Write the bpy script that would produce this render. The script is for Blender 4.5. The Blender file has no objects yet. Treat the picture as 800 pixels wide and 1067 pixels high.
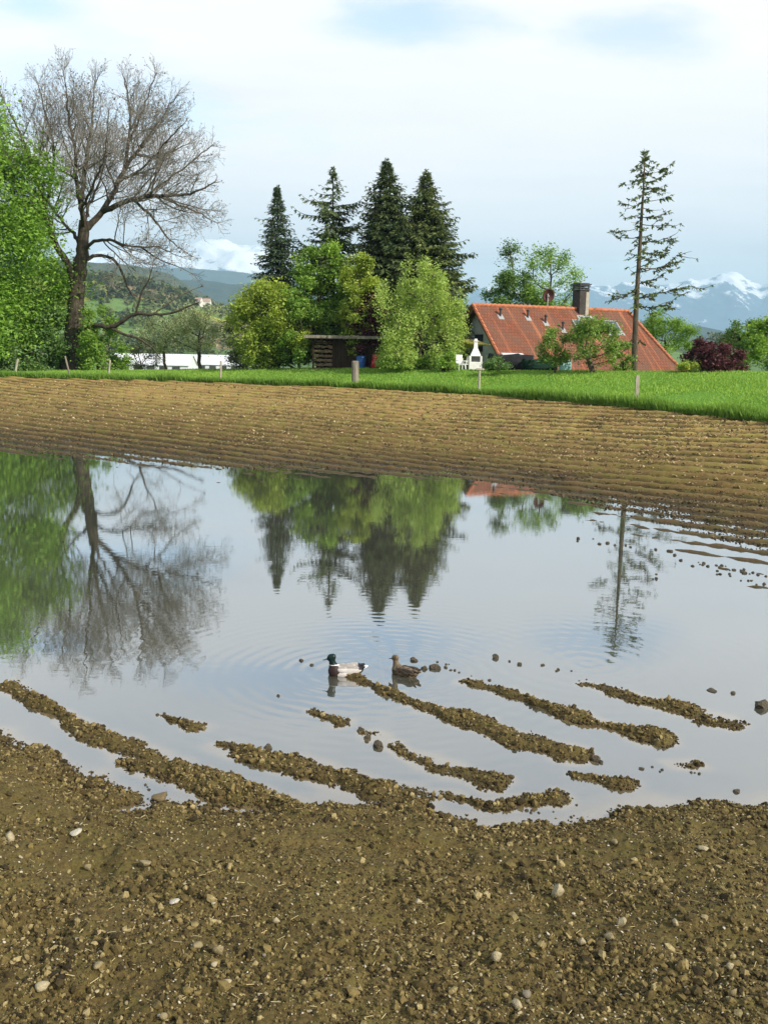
import bpy, bmesh, math, random
import numpy as np
from mathutils import Matrix, Vector
random.seed(7)
rng = np.random.default_rng(7)
scene = bpy.context.scene
COL = scene.collection

# ------------------------------------------------------------------ camera
CAMZ, FOC, ROLL = 3.6, 1000.0, 0.02
PITCH = math.atan(170.5 / FOC)
Fw = np.array([0, math.cos(PITCH), -math.sin(PITCH)])
R0 = np.array([1.0, 0, 0]); U0 = np.array([0, math.sin(PITCH), math.cos(PITCH)])
Rt = math.cos(ROLL) * R0 + math.sin(ROLL) * U0
Up = -math.sin(ROLL) * R0 + math.cos(ROLL) * U0

def ray(px, py):
    return Fw + (px - 400) / FOC * Rt - (py - 533.5) / FOC * Up
def on_z(px, py, z=0.0):
    r = ray(px, py); t = (z - CAMZ) / r[2]
    return np.array([0, 0, CAMZ]) + t * r
def at_d(px, py, d):
    r = ray(px, py); t = d / r[1]
    return np.array([0, 0, CAMZ]) + t * r

cam_d = bpy.data.cameras.new('camera'); cam = bpy.data.objects.new('camera', cam_d); COL.objects.link(cam)
M = Matrix(((Rt[0], Up[0], -Fw[0], 0), (Rt[1], Up[1], -Fw[1], 0), (Rt[2], Up[2], -Fw[2], CAMZ), (0, 0, 0, 1)))
cam.matrix_world = M
cam_d.sensor_fit = 'VERTICAL'; cam_d.sensor_height = 24; cam_d.lens = FOC / 1067 * 24
cam_d.clip_start = 0.05; cam_d.clip_end = 60000
scene.camera = cam

# ------------------------------------------------------------------ noise
def _hash(ix, iy, s):
    h = (ix.astype(np.int64) * 374761393 + iy.astype(np.int64) * 668265263 + s * 1442695041) & 0xffffffff
    h = ((h ^ (h >> 13)) * 1274126177) & 0xffffffff
    return ((h ^ (h >> 16)) & 0xffffff) / float(0xffffff)
def vnoise(x, y, s=0):
    ix = np.floor(x); iy = np.floor(y); fx = x - ix; fy = y - iy
    fx = fx * fx * fx * (fx * (fx * 6 - 15) + 10); fy = fy * fy * fy * (fy * (fy * 6 - 15) + 10)
    a = _hash(ix, iy, s); b = _hash(ix + 1, iy, s); c = _hash(ix, iy + 1, s); d = _hash(ix + 1, iy + 1, s)
    return (a * (1 - fx) + b * fx) * (1 - fy) + (c * (1 - fx) + d * fx) * fy * 1.0
def fbm(x, y, o=4, s=0, g=.5):
    v = 0; a = 1; t = 0
    for k in range(o):
        v = v + a * (vnoise(x, y, s + k * 17) * 2 - 1); t += a; a *= g; x, y = x * 2.03 + y * .31 + 3.1, y * 2.03 - x * .31 + 7.7
    return v / t
def worley(x, y, s=0):
    ix = np.floor(x); iy = np.floor(y); best = np.full(np.shape(x), 9.0)
    for a in (-1, 0, 1):
        for b in (-1, 0, 1):
            jx = ix + a + _hash(ix + a, iy + b, s); jy = iy + b + _hash(ix + a, iy + b, s + 5)
            best = np.minimum(best, (jx - x) ** 2 + (jy - y) ** 2)
    return np.sqrt(best)
def sstep(a, b, x):
    t = np.clip((x - a) / (b - a), 0, 1); return t * t * (3 - 2 * t)

# ------------------------------------------------------------------ mesh helpers
def mesh_np(name, V, faces, mats, midx=None, smooth=False, attrs=None, uvs=None):
    """faces: list of int arrays (n,k)"""
    me = bpy.data.meshes.new(name)
    V = np.asarray(V, dtype=np.float32)
    faces = [np.asarray(f, dtype=np.int32) for f in faces if len(f)]
    nl = sum(f.size for f in faces); nf = sum(len(f) for f in faces)
    me.vertices.add(len(V)); me.vertices.foreach_set('co', V.ravel())
    me.loops.add(nl); me.loops.foreach_set('vertex_index', np.concatenate([f.ravel() for f in faces]))
    starts = []; p = 0
    for f in faces:
        k = f.shape[1]; starts.append(p + np.arange(len(f)) * k); p += f.size
    me.polygons.add(nf); me.polygons.foreach_set('loop_start', np.concatenate(starts).astype(np.int32))
    if smooth: me.polygons.foreach_set('use_smooth', np.ones(nf, dtype=bool))
    else: me.polygons.foreach_set('use_smooth', np.zeros(nf, dtype=bool))
    for m in (mats if isinstance(mats, (list, tuple)) else [mats]): me.materials.append(m)
    if midx is not None: me.polygons.foreach_set('material_index', np.asarray(midx, dtype=np.int32))
    for an, (dom, arr) in (attrs or {}).items():
        a = me.attributes.new(an, 'FLOAT', dom); a.data.foreach_set('value', np.asarray(arr, dtype=np.float32))
    if uvs is not None:
        u = me.uv_layers.new(name='uv'); u.data.foreach_set('uv', np.asarray(uvs, dtype=np.float32).ravel())
    me.update(calc_edges=True); me.validate()
    return me
def obj(name, me, parent=None, loc=None):
    o = bpy.data.objects.new(name, me); COL.objects.link(o)
    if parent is not None: o.parent = parent
    if loc is not None: o.location = loc
    return o
def tag(o, label, cat, group=None):
    o['label'] = label; o['category'] = cat
    if group: o['group'] = group
    return o
def struct(o, kind='structure'):
    o['kind'] = kind; return o
def thing(name, label, cat, loc=(0, 0, 0), rz=0, group=None):
    o = bpy.data.objects.new(name, None); o.empty_display_size = .2; COL.objects.link(o)
    o.location = loc; o.rotation_euler = (0, 0, rz)
    return tag(o, label, cat, group)

class MB:
    """collects simple solids as ONE mesh"""
    def __init__(s): s.v = []; s.f = []
    def add(s, V, F):
        n = len(s.v); s.v += [tuple(v) for v in V]; s.f += [tuple(i + n for i in f) for f in F]; return s
    def box(s, c, sz, rz=0, rx=0, ry=0):
        m = Matrix.Rotation(rz, 3, 'Z') @ Matrix.Rotation(ry, 3, 'Y') @ Matrix.Rotation(rx, 3, 'X')
        V = [Vector(c) + m @ Vector((x * sz[0] / 2, y * sz[1] / 2, z * sz[2] / 2)) for x in (-1, 1) for y in (-1, 1) for z in (-1, 1)]
        return s.add(V, [(0, 1, 3, 2), (4, 6, 7, 5), (0, 4, 5, 1), (2, 3, 7, 6), (0, 2, 6, 4), (1, 5, 7, 3)])
    def bar(s, p, q, r0, r1=None, k=8):
        r1 = r0 if r1 is None else r1; p = Vector(p); q = Vector(q); d = (q - p).normalized()
        a = d.orthogonal().normalized(); b = d.cross(a); V = []
        for P_, r in ((p, r0), (q, r1)):
            V += [P_ + (a * math.cos(t * 2 * math.pi / k) + b * math.sin(t * 2 * math.pi / k)) * r for t in range(k)]
        F = [(t, (t + 1) % k, k + (t + 1) % k, k + t) for t in range(k)] + [tuple(range(k - 1, -1, -1)), tuple(range(k, 2 * k))]
        return s.add(V, F)
    def lathe(s, c, prof, k=14):
        V = []; F = []
        for r, z in prof: V += [(c[0] + r * math.cos(t * 2 * math.pi / k), c[1] + r * math.sin(t * 2 * math.pi / k), c[2] + z) for t in range(k)]
        for i in range(len(prof) - 1): F += [(i * k + t, i * k + (t + 1) % k, (i + 1) * k + (t + 1) % k, (i + 1) * k + t) for t in range(k)]
        F += [tuple(range(k - 1, -1, -1)), tuple(range((len(prof) - 1) * k, len(prof) * k))]
        return s.add(V, F)
    def mesh(s, name, mat, bevel=0, smooth=False):
        me = bpy.data.meshes.new(name); me.from_pydata([tuple(v) for v in s.v], [], s.f)
        if bevel:
            bm = bmesh.new(); bm.from_mesh(me); bmesh.ops.bevel(bm, geom=bm.edges[:], offset=bevel, segments=1, affect='EDGES'); bm.to_mesh(me); bm.free()
        for m in (mat if isinstance(mat, list) else [mat]): me.materials.append(m)
        if smooth: me.polygons.foreach_set('use_smooth', np.ones(len(me.polygons), dtype=bool))
        return me
    def build(s, name, mat, parent=None, loc=None, bevel=0, smooth=False): return obj(name, s.mesh(name, mat, bevel, smooth), parent, loc)

# ------------------------------------------------------------------ materials
class NT:
    def __init__(s, name):
        s.m = bpy.data.materials.new(name); s.m.use_nodes = True; s.t = s.m.node_tree; s.t.nodes.clear()
        s.out = s.n('ShaderNodeOutputMaterial')
    def n(s, ty, **kw):
        nd = s.t.nodes.new(ty)
        for k, v in kw.items():
            if k.startswith('i_'):
                key = k[2:]; nd.inputs[int(key) if key.isdigit() else key.replace('_', ' ')].default_value = v
            else: setattr(nd, k, v)
        return nd
    def l(s, a, b): s.t.links.new(a, b)
    def ramp(s, fac, stops):
        r = s.n('ShaderNodeValToRGB'); e = r.color_ramp.elements
        while len(e) < len(stops): e.new(.5)
        for i, (p, c) in enumerate(stops): e[i].position = p; e[i].color = (*c, 1)
        s.l(fac, r.inputs[0]); return r.outputs[0]
    def mix(s, fac, a, b, mode='MIX'):
        m = s.n('ShaderNodeMix', data_type='RGBA', blend_type=mode)
        for v, i in ((fac, 0), (a, 6), (b, 7)):
            if hasattr(v, 'is_linked') or hasattr(v, 'links'): s.l(v, m.inputs[i])
            else: m.inputs[i].default_value = (*v, 1) if isinstance(v, tuple) else v
        return m.outputs[2]
    def math(s, op, a, b=None, c=None):
        m = s.n('ShaderNodeMath', operation=op)
        for i, v in enumerate((a, b, c)):
            if v is None: continue
            if hasattr(v, 'links'): s.l(v, m.inputs[i])
            else: m.inputs[i].default_value = v
        return m.outputs[0]
    def coord(s, kind='Object'): return s.n('ShaderNodeTexCoord').outputs[kind]
    def pos(s): return s.n('ShaderNodeNewGeometry').outputs['Position']
    def map(s, vec, scale=(1, 1, 1), rot=(0, 0, 0), loc=(0, 0, 0)):
        m = s.n('ShaderNodeMapping'); s.l(vec, m.inputs[0]); m.inputs['Scale'].default_value = scale; m.inputs['Rotation'].default_value = rot; m.inputs['Location'].default_value = loc
        return m.outputs[0]
    def noise(s, vec, scale, detail=4, rough=.55, out=0):
        n = s.n('ShaderNodeTexNoise'); s.l(vec, n.inputs['Vector']); n.inputs['Scale'].default_value = scale; n.inputs['Detail'].default_value = detail; n.inputs['Roughness'].default_value = rough
        return n.outputs[out]
    def attr(s, name): return s.n('ShaderNodeAttribute', attribute_name=name).outputs['Fac']
    def bsdf(s, col, rough=.8, bump=None, bstr=.3, bdist=.05, spec=.3, normal=None):
        p = s.n('ShaderNodeBsdfPrincipled')
        if hasattr(col, 'links'): s.l(col, p.inputs['Base Color'])
        else: p.inputs['Base Color'].default_value = (*col, 1)
        if hasattr(rough, 'links'): s.l(rough, p.inputs['Roughness'])
        else: p.inputs['Roughness'].default_value = rough
        p.inputs['Specular IOR Level'].default_value = spec
        if bump is not None:
            b = s.n('ShaderNodeBump'); b.inputs['Strength'].default_value = bstr; b.inputs['Distance'].default_value = bdist
            s.l(bump, b.inputs['Height']); s.l(b.outputs[0], p.inputs['Normal'])
        s.l(p.outputs[0], s.out.inputs[0]); return p

def simple(name, col, rough=.7, var=.25, scale=6, spec=.3, bump=.2, bdist=.02):
    t = NT(name); n = t.noise(t.coord(), scale, 5)
    c0 = tuple(c * (1 - var) for c in col); c1 = tuple(min(1, c * (1 + var)) for c in col)
    t.bsdf(t.ramp(n, [(.3, c0), (.7, c1)]), rough, n, bump, bdist, spec); return t.m

def leaf_mat(name, dark, light, trans=.35, tint=None):
    t = NT(name); v = t.attr('var')
    stops = [(0, dark), (.55, tuple((a + b) / 2 for a, b in zip(dark, light))), (1, light)]
    c = t.ramp(v, stops)
    d = t.n('ShaderNodeBsdfPrincipled'); t.l(c, d.inputs['Base Color']); d.inputs['Roughness'].default_value = .55; d.inputs['Specular IOR Level'].default_value = .25
    tr = t.n('ShaderNodeBsdfTranslucent'); t.l(t.mix(1.0, c, (1.3, 1.25, .55), 'MULTIPLY'), tr.inputs[0])
    mx = t.n('ShaderNodeMixShader'); mx.inputs[0].default_value = trans
    t.l(d.outputs[0], mx.inputs[1]); t.l(tr.outputs[0], mx.inputs[2]); t.l(mx.outputs[0], t.out.inputs[0]); return t.m

def bark_mat(name, c0, c1, scale=3):
    t = NT(name); v = t.map(t.coord(), (scale * 3, scale * 3, scale * .6)); n = t.noise(v, 1.0, 6, .65)
    t.bsdf(t.ramp(n, [(.3, c0), (.7, c1)]), .9, n, .8, .06, .1); return t.m

BARK = bark_mat('grey_bark', (.045, .036, .026), (.14, .115, .08))
BARK_B = bark_mat('furrowed_dark_bark', (.036, .030, .022), (.11, .09, .065))
BARK_D = bark_mat('dark_bark', (.03, .024, .018), (.08, .062, .045))
TWIG = simple('twig_bark', (.19, .175, .145), .9, .3, 2)
SEED = simple('dry_seed_clusters', (.095, .07, .045), .9, .3, 1)
NEEDLE = leaf_mat('spruce_needles', (0.043, 0.072, 0.030), (0.126, 0.167, 0.057), .12)
NEEDLE_B = leaf_mat('blue_spruce_needles', (0.046, 0.084, 0.049), (0.142, 0.200, 0.104), .12)
NEEDLE_O = leaf_mat('olive_spruce_needles', (0.055, 0.089, 0.030), (0.182, 0.222, 0.069), .15)
LEAF_MAPLE = leaf_mat('fresh_green_leaves', (0.103, 0.218, 0.032), (0.368, 0.582, 0.095), .4)
LEAF_SPRING = leaf_mat('spring_green_leaves', (0.121, 0.224, 0.041), (0.353, 0.539, 0.099), .4)
LEAF_YELLOW = leaf_mat('yellow_green_leaves', (0.184, 0.253, 0.043), (0.490, 0.600, 0.110), .4)
LEAF_LIME = leaf_mat('pale_lime_leaves', (0.211, 0.385, 0.079), (0.544, 0.600, 0.198), .4)
LEAF_MID = leaf_mat('mid_green_leaves', (0.066, 0.137, 0.042), (0.224, 0.355, 0.106), .35)
LEAF_OLIVE = leaf_mat('grey_olive_leaves', (0.080, 0.096, 0.048), (0.240, 0.256, 0.144), .3)
LEAF_BLOSSOM = leaf_mat('blossom_flecked_leaves', (0.079, 0.168, 0.025), (0.331, 0.473, 0.113), .35)
LEAF_APPLE = leaf_mat('apple_leaves', (0.125, 0.188, 0.062), (0.562, 0.587, 0.400), .3)
LEAF_RED = leaf_mat('copper_red_leaves', (0.046, 0.021, 0.025), (0.156, 0.049, 0.058), .2)
LEAF_WOOD = leaf_mat('woodland_leaves', (0.041, 0.061, 0.022), (0.135, 0.162, 0.054), .2)

# ------------------------------------------------------------------ terrain functions
KPX = np.array([-900, -400, 0, 200, 370, 500, 600, 700, 800, 1000, 1400.])
def _diff(px, py): return np.array([(r := ray(a, b))[2] / r[1] for a, b in zip(px, py)])
KU = np.array([ray(p, 400)[0] / ray(p, 400)[1] for p in KPX])
YW = [-1, -1, 464, 480, 485, 490, 507, 528, 548, 600, 740]        # far water edge row
wd = [on_z(p, y)[1] if y > 0 else 0 for p, y in zip(KPX, YW)]; wd[0] = 42; wd[1] = 36.5; wd[9] = 15.5; wd[10] = 11.5
ZE = [1.0, 1.1, 1.2, 1.25, 1.3, 1.3, 1.25, 1.2, 1.15, 1.0, .9]                # height at grass edge
EPX = [-1, -1, 393, 398, 405, 412, 420, 429.5, 440, -1, -1]
ed = [on_z(p, y, z)[1] if y > 0 else 0 for p, y, z in zip(KPX, EPX, ZE)]; ed[0] = 92; ed[1] = 78; ed[9] = 28; ed[10] = 20; print('edge', np.round(ed, 1))
CPX = [-1, -1, 387.5, 386.5, 385, 387, 388, 388.5, 389.5, -1, -1]     # crest of the meadow
cd = [110, 92, 76, 71.5, 64, 58.5, 55, 52, 49, 43, 36]
CZ = [at_d(p, y, d)[2] if y > 0 else 0 for p, y, d in zip(KPX, CPX, cd)]; CZ[0] = 1.2; CZ[1] = 1.2; CZ[9] = 2.8; CZ[10] = 3.0; print('crest', np.round(CZ, 2))
wd, ed, cd, ZE, CZ = map(np.array, (wd, ed, cd, ZE, CZ))
UU = np.linspace(-1.4, 1.2, 400)
def _sm(a):
    v = np.interp(UU, KU, a); k = np.ones(21) / 21; return np.convolve(np.pad(v, 10, 'edge'), k, 'valid')
TW, TE, TC, TZE, TZC = map(_sm, (wd, ed, cd, ZE, CZ))
def tab(u, T): return np.interp(u, UU, T)
def zland(x, y):
    y = np.maximum(y, .5); u = x / y; w = tab(u, TW); e = tab(u, TE); c = tab(u, TC); ze = tab(u, TZE); zc = tab(u, TZC)
    t = np.clip((y - w) / (e - w), 0, 1); z = ze * t ** 1.5
    z = np.where(y < w, -np.minimum((w - y) * (.024 - .008 * sstep(2.0, 6.0, x)), .25), z)
    s = np.clip((y - e) / (c - e), 0, 1)
    z = np.where(y > e, ze + (zc - ze) * (s * .65 + .35 * s * s * (3 - 2 * s)), z)
    z = np.where(y > c, zc - 2.6 * sstep(0, 22, y - c) - 14 * sstep(15, 260, y - c), z)
    return z + np.maximum(0, np.abs(u) - .75) * y * .12 * (y < e)
FDIR = np.array([-.785, .619]); FPER = np.array([.619, .785]); FSP = .95

SHORE = np.array([(-400, 800), (-150, 770), (0, 773), (40, 791), (75, 815), (118, 841), (150, 846), (172, 838), (210, 845), (300, 846), (340, 838), (410, 836), (440, 844), (470, 857), (540, 863), (580, 859), (620, 850), (690, 838), (740, 842), (800, 838), (950, 842), (1250, 850)], float)
SH = np.array([on_z(*p)[:2] for p in SHORE])
def shore_y(x): return np.interp(x, SH[:, 0], SH[:, 1])
RIDGES = [  # (points in the picture, half width m, crest height m)
    ([(5, 716), (60, 743), (110, 771), (160, 797), (230, 822), (310, 850)], .17, .085),
    ([(232, 778), (300, 799), (350, 812), (420, 838)], .17, .065),
    ([(368, 706), (430, 733), (497, 753)], .105, .06),
    ([(497, 757), (548, 773), (606, 790)], .15, .07),
    ([(484, 710), (540, 726), (602, 744)], .10, .05),
    ([(560, 734), (602, 751), (684, 768)], .14, .07),
    ([(603, 712), (655, 724)], .06, .035),
    ([(640, 723), (700, 738), (750, 750)], .13, .06),
    ([(388, 767), (420, 786), (460, 800), (512, 812)], .14, .06),
    ([(468, 830), (510, 840), (545, 835), (580, 832)], .10, .035),
    ([(596, 807), (620, 813), (648, 817)], .08, .035),
    ([(325, 742), (356, 753)], .07, .035),
    ([(165, 745), (203, 758)], .05, .022),
    ([(697, 797), (724, 796)], .05, .025),
    ([(-60, 745), (0, 775), (60, 806), (112, 838)], .16, .05),
]
RW = [(np.array([on_z(*p)[:2] for p in pts]), w, h) for pts, w, h in RIDGES]
def zbank(x, y):
    wob = fbm(x * 1.3, y * 1.3, 3, 11) * .10 + fbm(x * 4, y * 4, 2, 12) * .05
    s = shore_y(x) - y + wob                       # distance inland
    z = np.where(s > 0, .055 * (1 - np.exp(-np.maximum(s, 0) / .14)) + .115 * np.maximum(s, 0), np.maximum(s * .22, -.13))
    z = z + 1.1 * sstep(3.4, 0.3, y)
    jx = x + fbm(x * 6, y * 6, 2, 3) * .05; jy = y + fbm(x * 6, y * 6, 2, 4) * .05
    for P_, w0, h in RW:
        bx = (x > P_[:, 0].min() - .8) & (x < P_[:, 0].max() + .8) & (y > P_[:, 1].min() - .8) & (y < P_[:, 1].max() + .8)
        if not bx.any(): continue
        X = jx[bx]; Y = jy[bx]; D = np.full(X.shape, 9.); tp_ = .55 + .6 * np.clip((X - P_[0, 0]) / (P_[-1, 0] - P_[0, 0] + 1e-6), 0, 1)
        for a, b in zip(P_[:-1], P_[1:]):
            ab = b - a; t = np.clip(((X - a[0]) * ab[0] + (Y - a[1]) * ab[1]) / (ab @ ab), 0, 1)
            D = np.minimum(D, np.hypot(X - a[0] - t * ab[0], Y - a[1] - t * ab[1]))
        w = w0 * 1.15 * tp_ * (1 + .5 * fbm(X * 1.9, Y * 1.9, 2, 35))
        hh = h * (.35 + .65 * tp_) * (1 + .75 * fbm(X * 2.6, Y * 2.6, 3, 31)) * (.95 + .25 * fbm(X * 7, Y * 7, 2, 33)); q = D / w
        r = hh * .80 * (1.15 - 1.15 * np.abs(q) ** 1.6) - .007
        zz = z[bx]; z[bx] = np.where(r > zz, r, zz) + .25 * np.clip(np.minimum(r, zz), 0, .06)
    # old furrows running up the bank
    t = (x * FPER[0] + y * FPER[1]) / .8
    z = z + .028 * np.cos(2 * math.pi * t + 1.2 + fbm(x * .7, y * .7, 2, 8)) * sstep(.2, 1.0, s) * sstep(5.0, .8, s)
    return z
def soil_detail(x, y):
    n = .030 * fbm(x * 2.6, y * 2.6, 3, 41) - .03 * sstep(.62, .8, vnoise(x * 2.1, y * 2.6, 44)) + .016 * fbm(x * 9, y * 9, 3, 42)
    w = worley(x * 17 + fbm(x * 11, y * 11, 2, 5), y * 17, 61); n = n + .014 * np.clip(.62 - w, 0, 1) * 1.6 + .008 * fbm(x * 24, y * 24, 2, 47)
    w2 = worley(x * 40, y * 40, 62); n = n + .006 * np.clip(.6 - w2, 0, 1) * 1.6
    return n
def zground(x, y): return zbank(x, y) + soil_detail(x, y)

# ------------------------------------------------------------------ soil materials
def soil_mat(name, pale_soil, dark, moss, sc=1.0, far=False):
    WETZ = .16 if far else .05
    t = NT(name); p = t.pos(); z = t.n('ShaderNodeSeparateXYZ'); t.l(p, z.inputs[0]); z = z.outputs[2]
    n1 = t.noise(p, 1.1 * sc, 6, .6); n2 = t.noise(p, 45 * sc, 6, .75); n3 = t.noise(p, 5 * sc, 5, .65)
    c = t.ramp(n2, [(.28, dark), (.5, tuple((a + b) / 2 for a, b in zip(dark, pale_soil))), (.72, pale_soil)])
    mo = t.ramp(n3, [(.42, (0, 0, 0)), (.62, (1, 1, 1))])
    c = t.mix(t.math('MULTIPLY', mo, .75 if far else .55), c, moss)
    c = t.mix(t.ramp(n1, [(.35, (0, 0, 0)), (.65, (1, 1, 1))]), t.mix(1.0, c, (.78, .76, .74), 'MULTIPLY'), c)
    if far:
        dr = t.attr('pale_soil'); c = t.mix(dr, t.mix(1.0, c, (.36, .35, .28), 'MULTIPLY'), t.mix(1.0, c, (1.5, 1.42, 1.3), 'MULTIPLY'))
    wet = t.n('ShaderNodeMapRange'); t.l(z, wet.inputs[0]); wet.inputs[1].default_value = .0; wet.inputs[2].default_value = WETZ; wet.inputs[3].default_value = 1; wet.inputs[4].default_value = 0
    c = t.mix(t.math('MULTIPLY', wet.outputs[0], .9 if far else .55), c, t.mix(1.0, c, (.30, .28, .26) if far else (.45, .43, .42), 'MULTIPLY'))
    rg = t.math('SUBTRACT', .92, t.math('MULTIPLY', wet.outputs[0], .35))
    t.bsdf(c, rg, n2, .55, .02, .2); return t.m
SOIL = soil_mat('olive_brown_soil', (.175, .128, .042), (.028, .019, .007), (.11, .096, .024))
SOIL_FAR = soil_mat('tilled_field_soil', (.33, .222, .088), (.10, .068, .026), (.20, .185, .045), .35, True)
CLOD = simple('soil_clods', (.115, .085, .036), .9, .45, 9, .2, .6, .01)

# ------------------------------------------------------------------ ground sheets
def grid_faces(nr, nc):
    i = (np.arange(nr - 1)[:, None] * nc + np.arange(nc - 1)[None, :]).ravel()
    return np.stack([i, i + 1, i + nc + 1, i + nc], 1)
# near bank
ys = 3.2 * np.exp(np.linspace(0, math.log(13.5 / 3.2), 640)); us = np.linspace(-.66, .66, 620)
Y, U = np.meshgrid(ys, us, indexing='ij'); X = U * Y
X = X + (vnoise(U * 900, Y * 300, 3) - .5) * .006; Z = zground(X, Y)
me = mesh_np('muddy_bank', np.stack([X, Y, Z], -1).reshape(-1, 3), [grid_faces(*X.shape)], SOIL, smooth=True)
bank = struct(obj('muddy_bank', me))
# the rest of the bank, round and behind the camera
xs = np.linspace(-16, 16, 130); yb = np.linspace(-12, 3.3, 70)
X, Y = np.meshgrid(xs, yb); Z = zbank(X, Y) + soil_detail(X, Y) - .012
struct(obj('muddy_bank', mesh_np('muddy_bank', np.stack([X, Y, Z], -1).reshape(-1, 3), [grid_faces(*X.shape)], SOIL, smooth=True)))
for sgn in (-1, 1):
    yy = np.linspace(3.3, 13.5, 90); q = np.linspace(.655, 1.7, 50); Y, Q = np.meshgrid(yy, q, indexing='ij'); X = sgn * Q * Y
    Z = zbank(X, Y) + soil_detail(X, Y) - .006
    f = grid_faces(*X.shape); f = f if sgn > 0 else f[:, ::-1]
    struct(obj('muddy_bank', mesh_np('muddy_bank', np.stack([X, Y, Z], -1).reshape(-1, 3), [f], SOIL, smooth=True)))
# tilled field, grid laid along the furrows
tt = np.arange(2, 92, FSP / 9); ss = np.concatenate([np.arange(-45, -25, .3), np.arange(-25, 34, .13), np.arange(34, 75, .4), np.arange(75, 150, 1.2)])
T, S = np.meshgrid(tt, ss, indexing='ij')
Tj = T + .10 * fbm(S * .25, T * .6, 2, 71)
X = FDIR[0] * S + FPER[0] * T; Y = FDIR[1] * S + FPER[1] * T
prof = np.cos(2 * math.pi * Tj / FSP); prof = np.clip(prof * 1.15 + .35 * fbm(X * 1.1, Y * 1.1, 3, 79), -1.1, 1.1)
amp = (.060 + .016 * sstep(2.5, 7, X) * sstep(12, 2, Y - tab(X / np.maximum(Y, .5), TW))) * (1 + .5 * fbm(X * .35, Y * .35, 3, 73))
Z = zland(X, Y) + amp * prof + .034 * fbm(X * 3.1, Y * 3.1, 3, 74) + .055 * (vnoise(X * 7, Y * 7, 78) - .5) + .03 * np.clip(.6 - worley(X * 6, Y * 6, 77), 0, 1) + .022 * fbm(X * .4, Y * .4, 2, 75)
pale_soil = np.clip(.52 + .62 * prof + .5 * fbm(X * .09, Y * .09, 3, 86) + .55 * fbm(X * 1.5, Y * 1.5, 4, 76), 0, 1) * (.35 + .65 * sstep(.05, .8, zland(X, Y)))  # paler on ridge crests and higher ground, darker in furrow troughs
e = tab(X / np.maximum(Y, .5), TE)
keep = (Y > 11.5) & (Y < e + .9)
f = grid_faces(*X.shape); f = f[keep.ravel()[f].all(1)]
used = np.unique(f); remap = np.full(X.size, -1); remap[used] = np.arange(len(used))
me = mesh_np('ploughed_field', np.stack([X, Y, Z], -1).reshape(-1, 3)[used], [remap[f]], SOIL_FAR, smooth=True, attrs={'pale_soil': ('POINT', pale_soil.ravel()[used])})
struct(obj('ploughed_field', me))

# meadow
t = NT('meadow_grass'); p = t.pos(); n = t.noise(p, .35, 5, .6); n2 = t.noise(p, 9, 5, .7)
c = t.mix(t.ramp(n2, [(.35, (0, 0, 0)), (.65, (1, 1, 1))]), (.06, .16, .016), (.15, .32, .035))
t.bsdf(t.mix(t.ramp(n, [(.4, (0, 0, 0)), (.6, (1, 1, 1))]), t.mix(1.0, c, (1.2, 1.05, .9), 'MULTIPLY'), c), .8, n2, .8, .1, .15)
MEADOW = t.m
us = np.linspace(-1.15, .95, 260); fr = np.concatenate([np.linspace(0, 1, 40), np.linspace(1.03, 2.2, 30), np.linspace(2.3, 7, 24)])
U, Fq = np.meshgrid(us, fr, indexing='ij'); E = tab(U, TE); C = tab(U, TC); Y = E + (C - E) * Fq - .25; X = U * Y
Z = zland(X, Y) + .05 + .05 * fbm(X * .5, Y * .5, 3, 81)
Z = np.where(Fq < .02, Z - .3, Z)
struct(obj('meadow', mesh_np('meadow', np.stack([X, Y, Z], -1).reshape(-1, 3), [grid_faces(*X.shape)[:, ::-1]], MEADOW, smooth=True)))

# grass blades
GRASS = leaf_mat('grass_blades', (0.116, 0.227, 0.034), (0.333, 0.511, 0.095), .4)
def blades(n, u0, u1, f0, f1, hlo, hhi, wd_, vlo, vhi, seed):
    r = np.random.default_rng(seed); u = r.uniform(u0, u1, n); f = f0 + (f1 - f0) * r.random(n)
    E = tab(u, TE); C = tab(u, TC); y = E + (C - E) * f; x = u * y
    patch = vnoise(x * .5, y * .5, 91); h = (hlo + (hhi - hlo) * r.random(n)) * (.6 + .8 * patch)
    z = zland(x, y) + .04; a = r.uniform(0, math.tau, n); w = wd_ * (.6 + .8 * r.random(n)); ln = h * r.uniform(.1, .6, n); b = r.uniform(0, math.tau, n)
    B = np.stack([x, y, z], -1); D = np.stack([np.cos(a), np.sin(a), 0 * a], -1) * w[:, None]
    Tp = B + np.stack([np.cos(b) * ln, np.sin(b) * ln, h], -1)
    V = np.stack([B - D, B + D, Tp], 1).reshape(-1, 3); F = np.arange(3 * n).reshape(-1, 3)
    return V, F, np.clip(vlo + (vhi - vlo) * (r.random(n) * .6 + patch * .4), 0, 1)
parts_ = [blades(120000, -.62, .62, 0, 1.15, .05, .13, .035, .2, 1, 1), blades(34000, -.62, .62, -.02, .05, .15, .48, .04, 0, .40, 2)]
Vs = np.concatenate([a[0] for a in parts_]); Fs = np.concatenate([parts_[0][1], parts_[1][1] + len(parts_[0][0])]); vv = np.concatenate([a[2] for a in parts_])
struct(obj('grass', mesh_np('grass', Vs, [Fs], GRASS, attrs={'var': ('FACE', vv)})), 'stuff')

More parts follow.
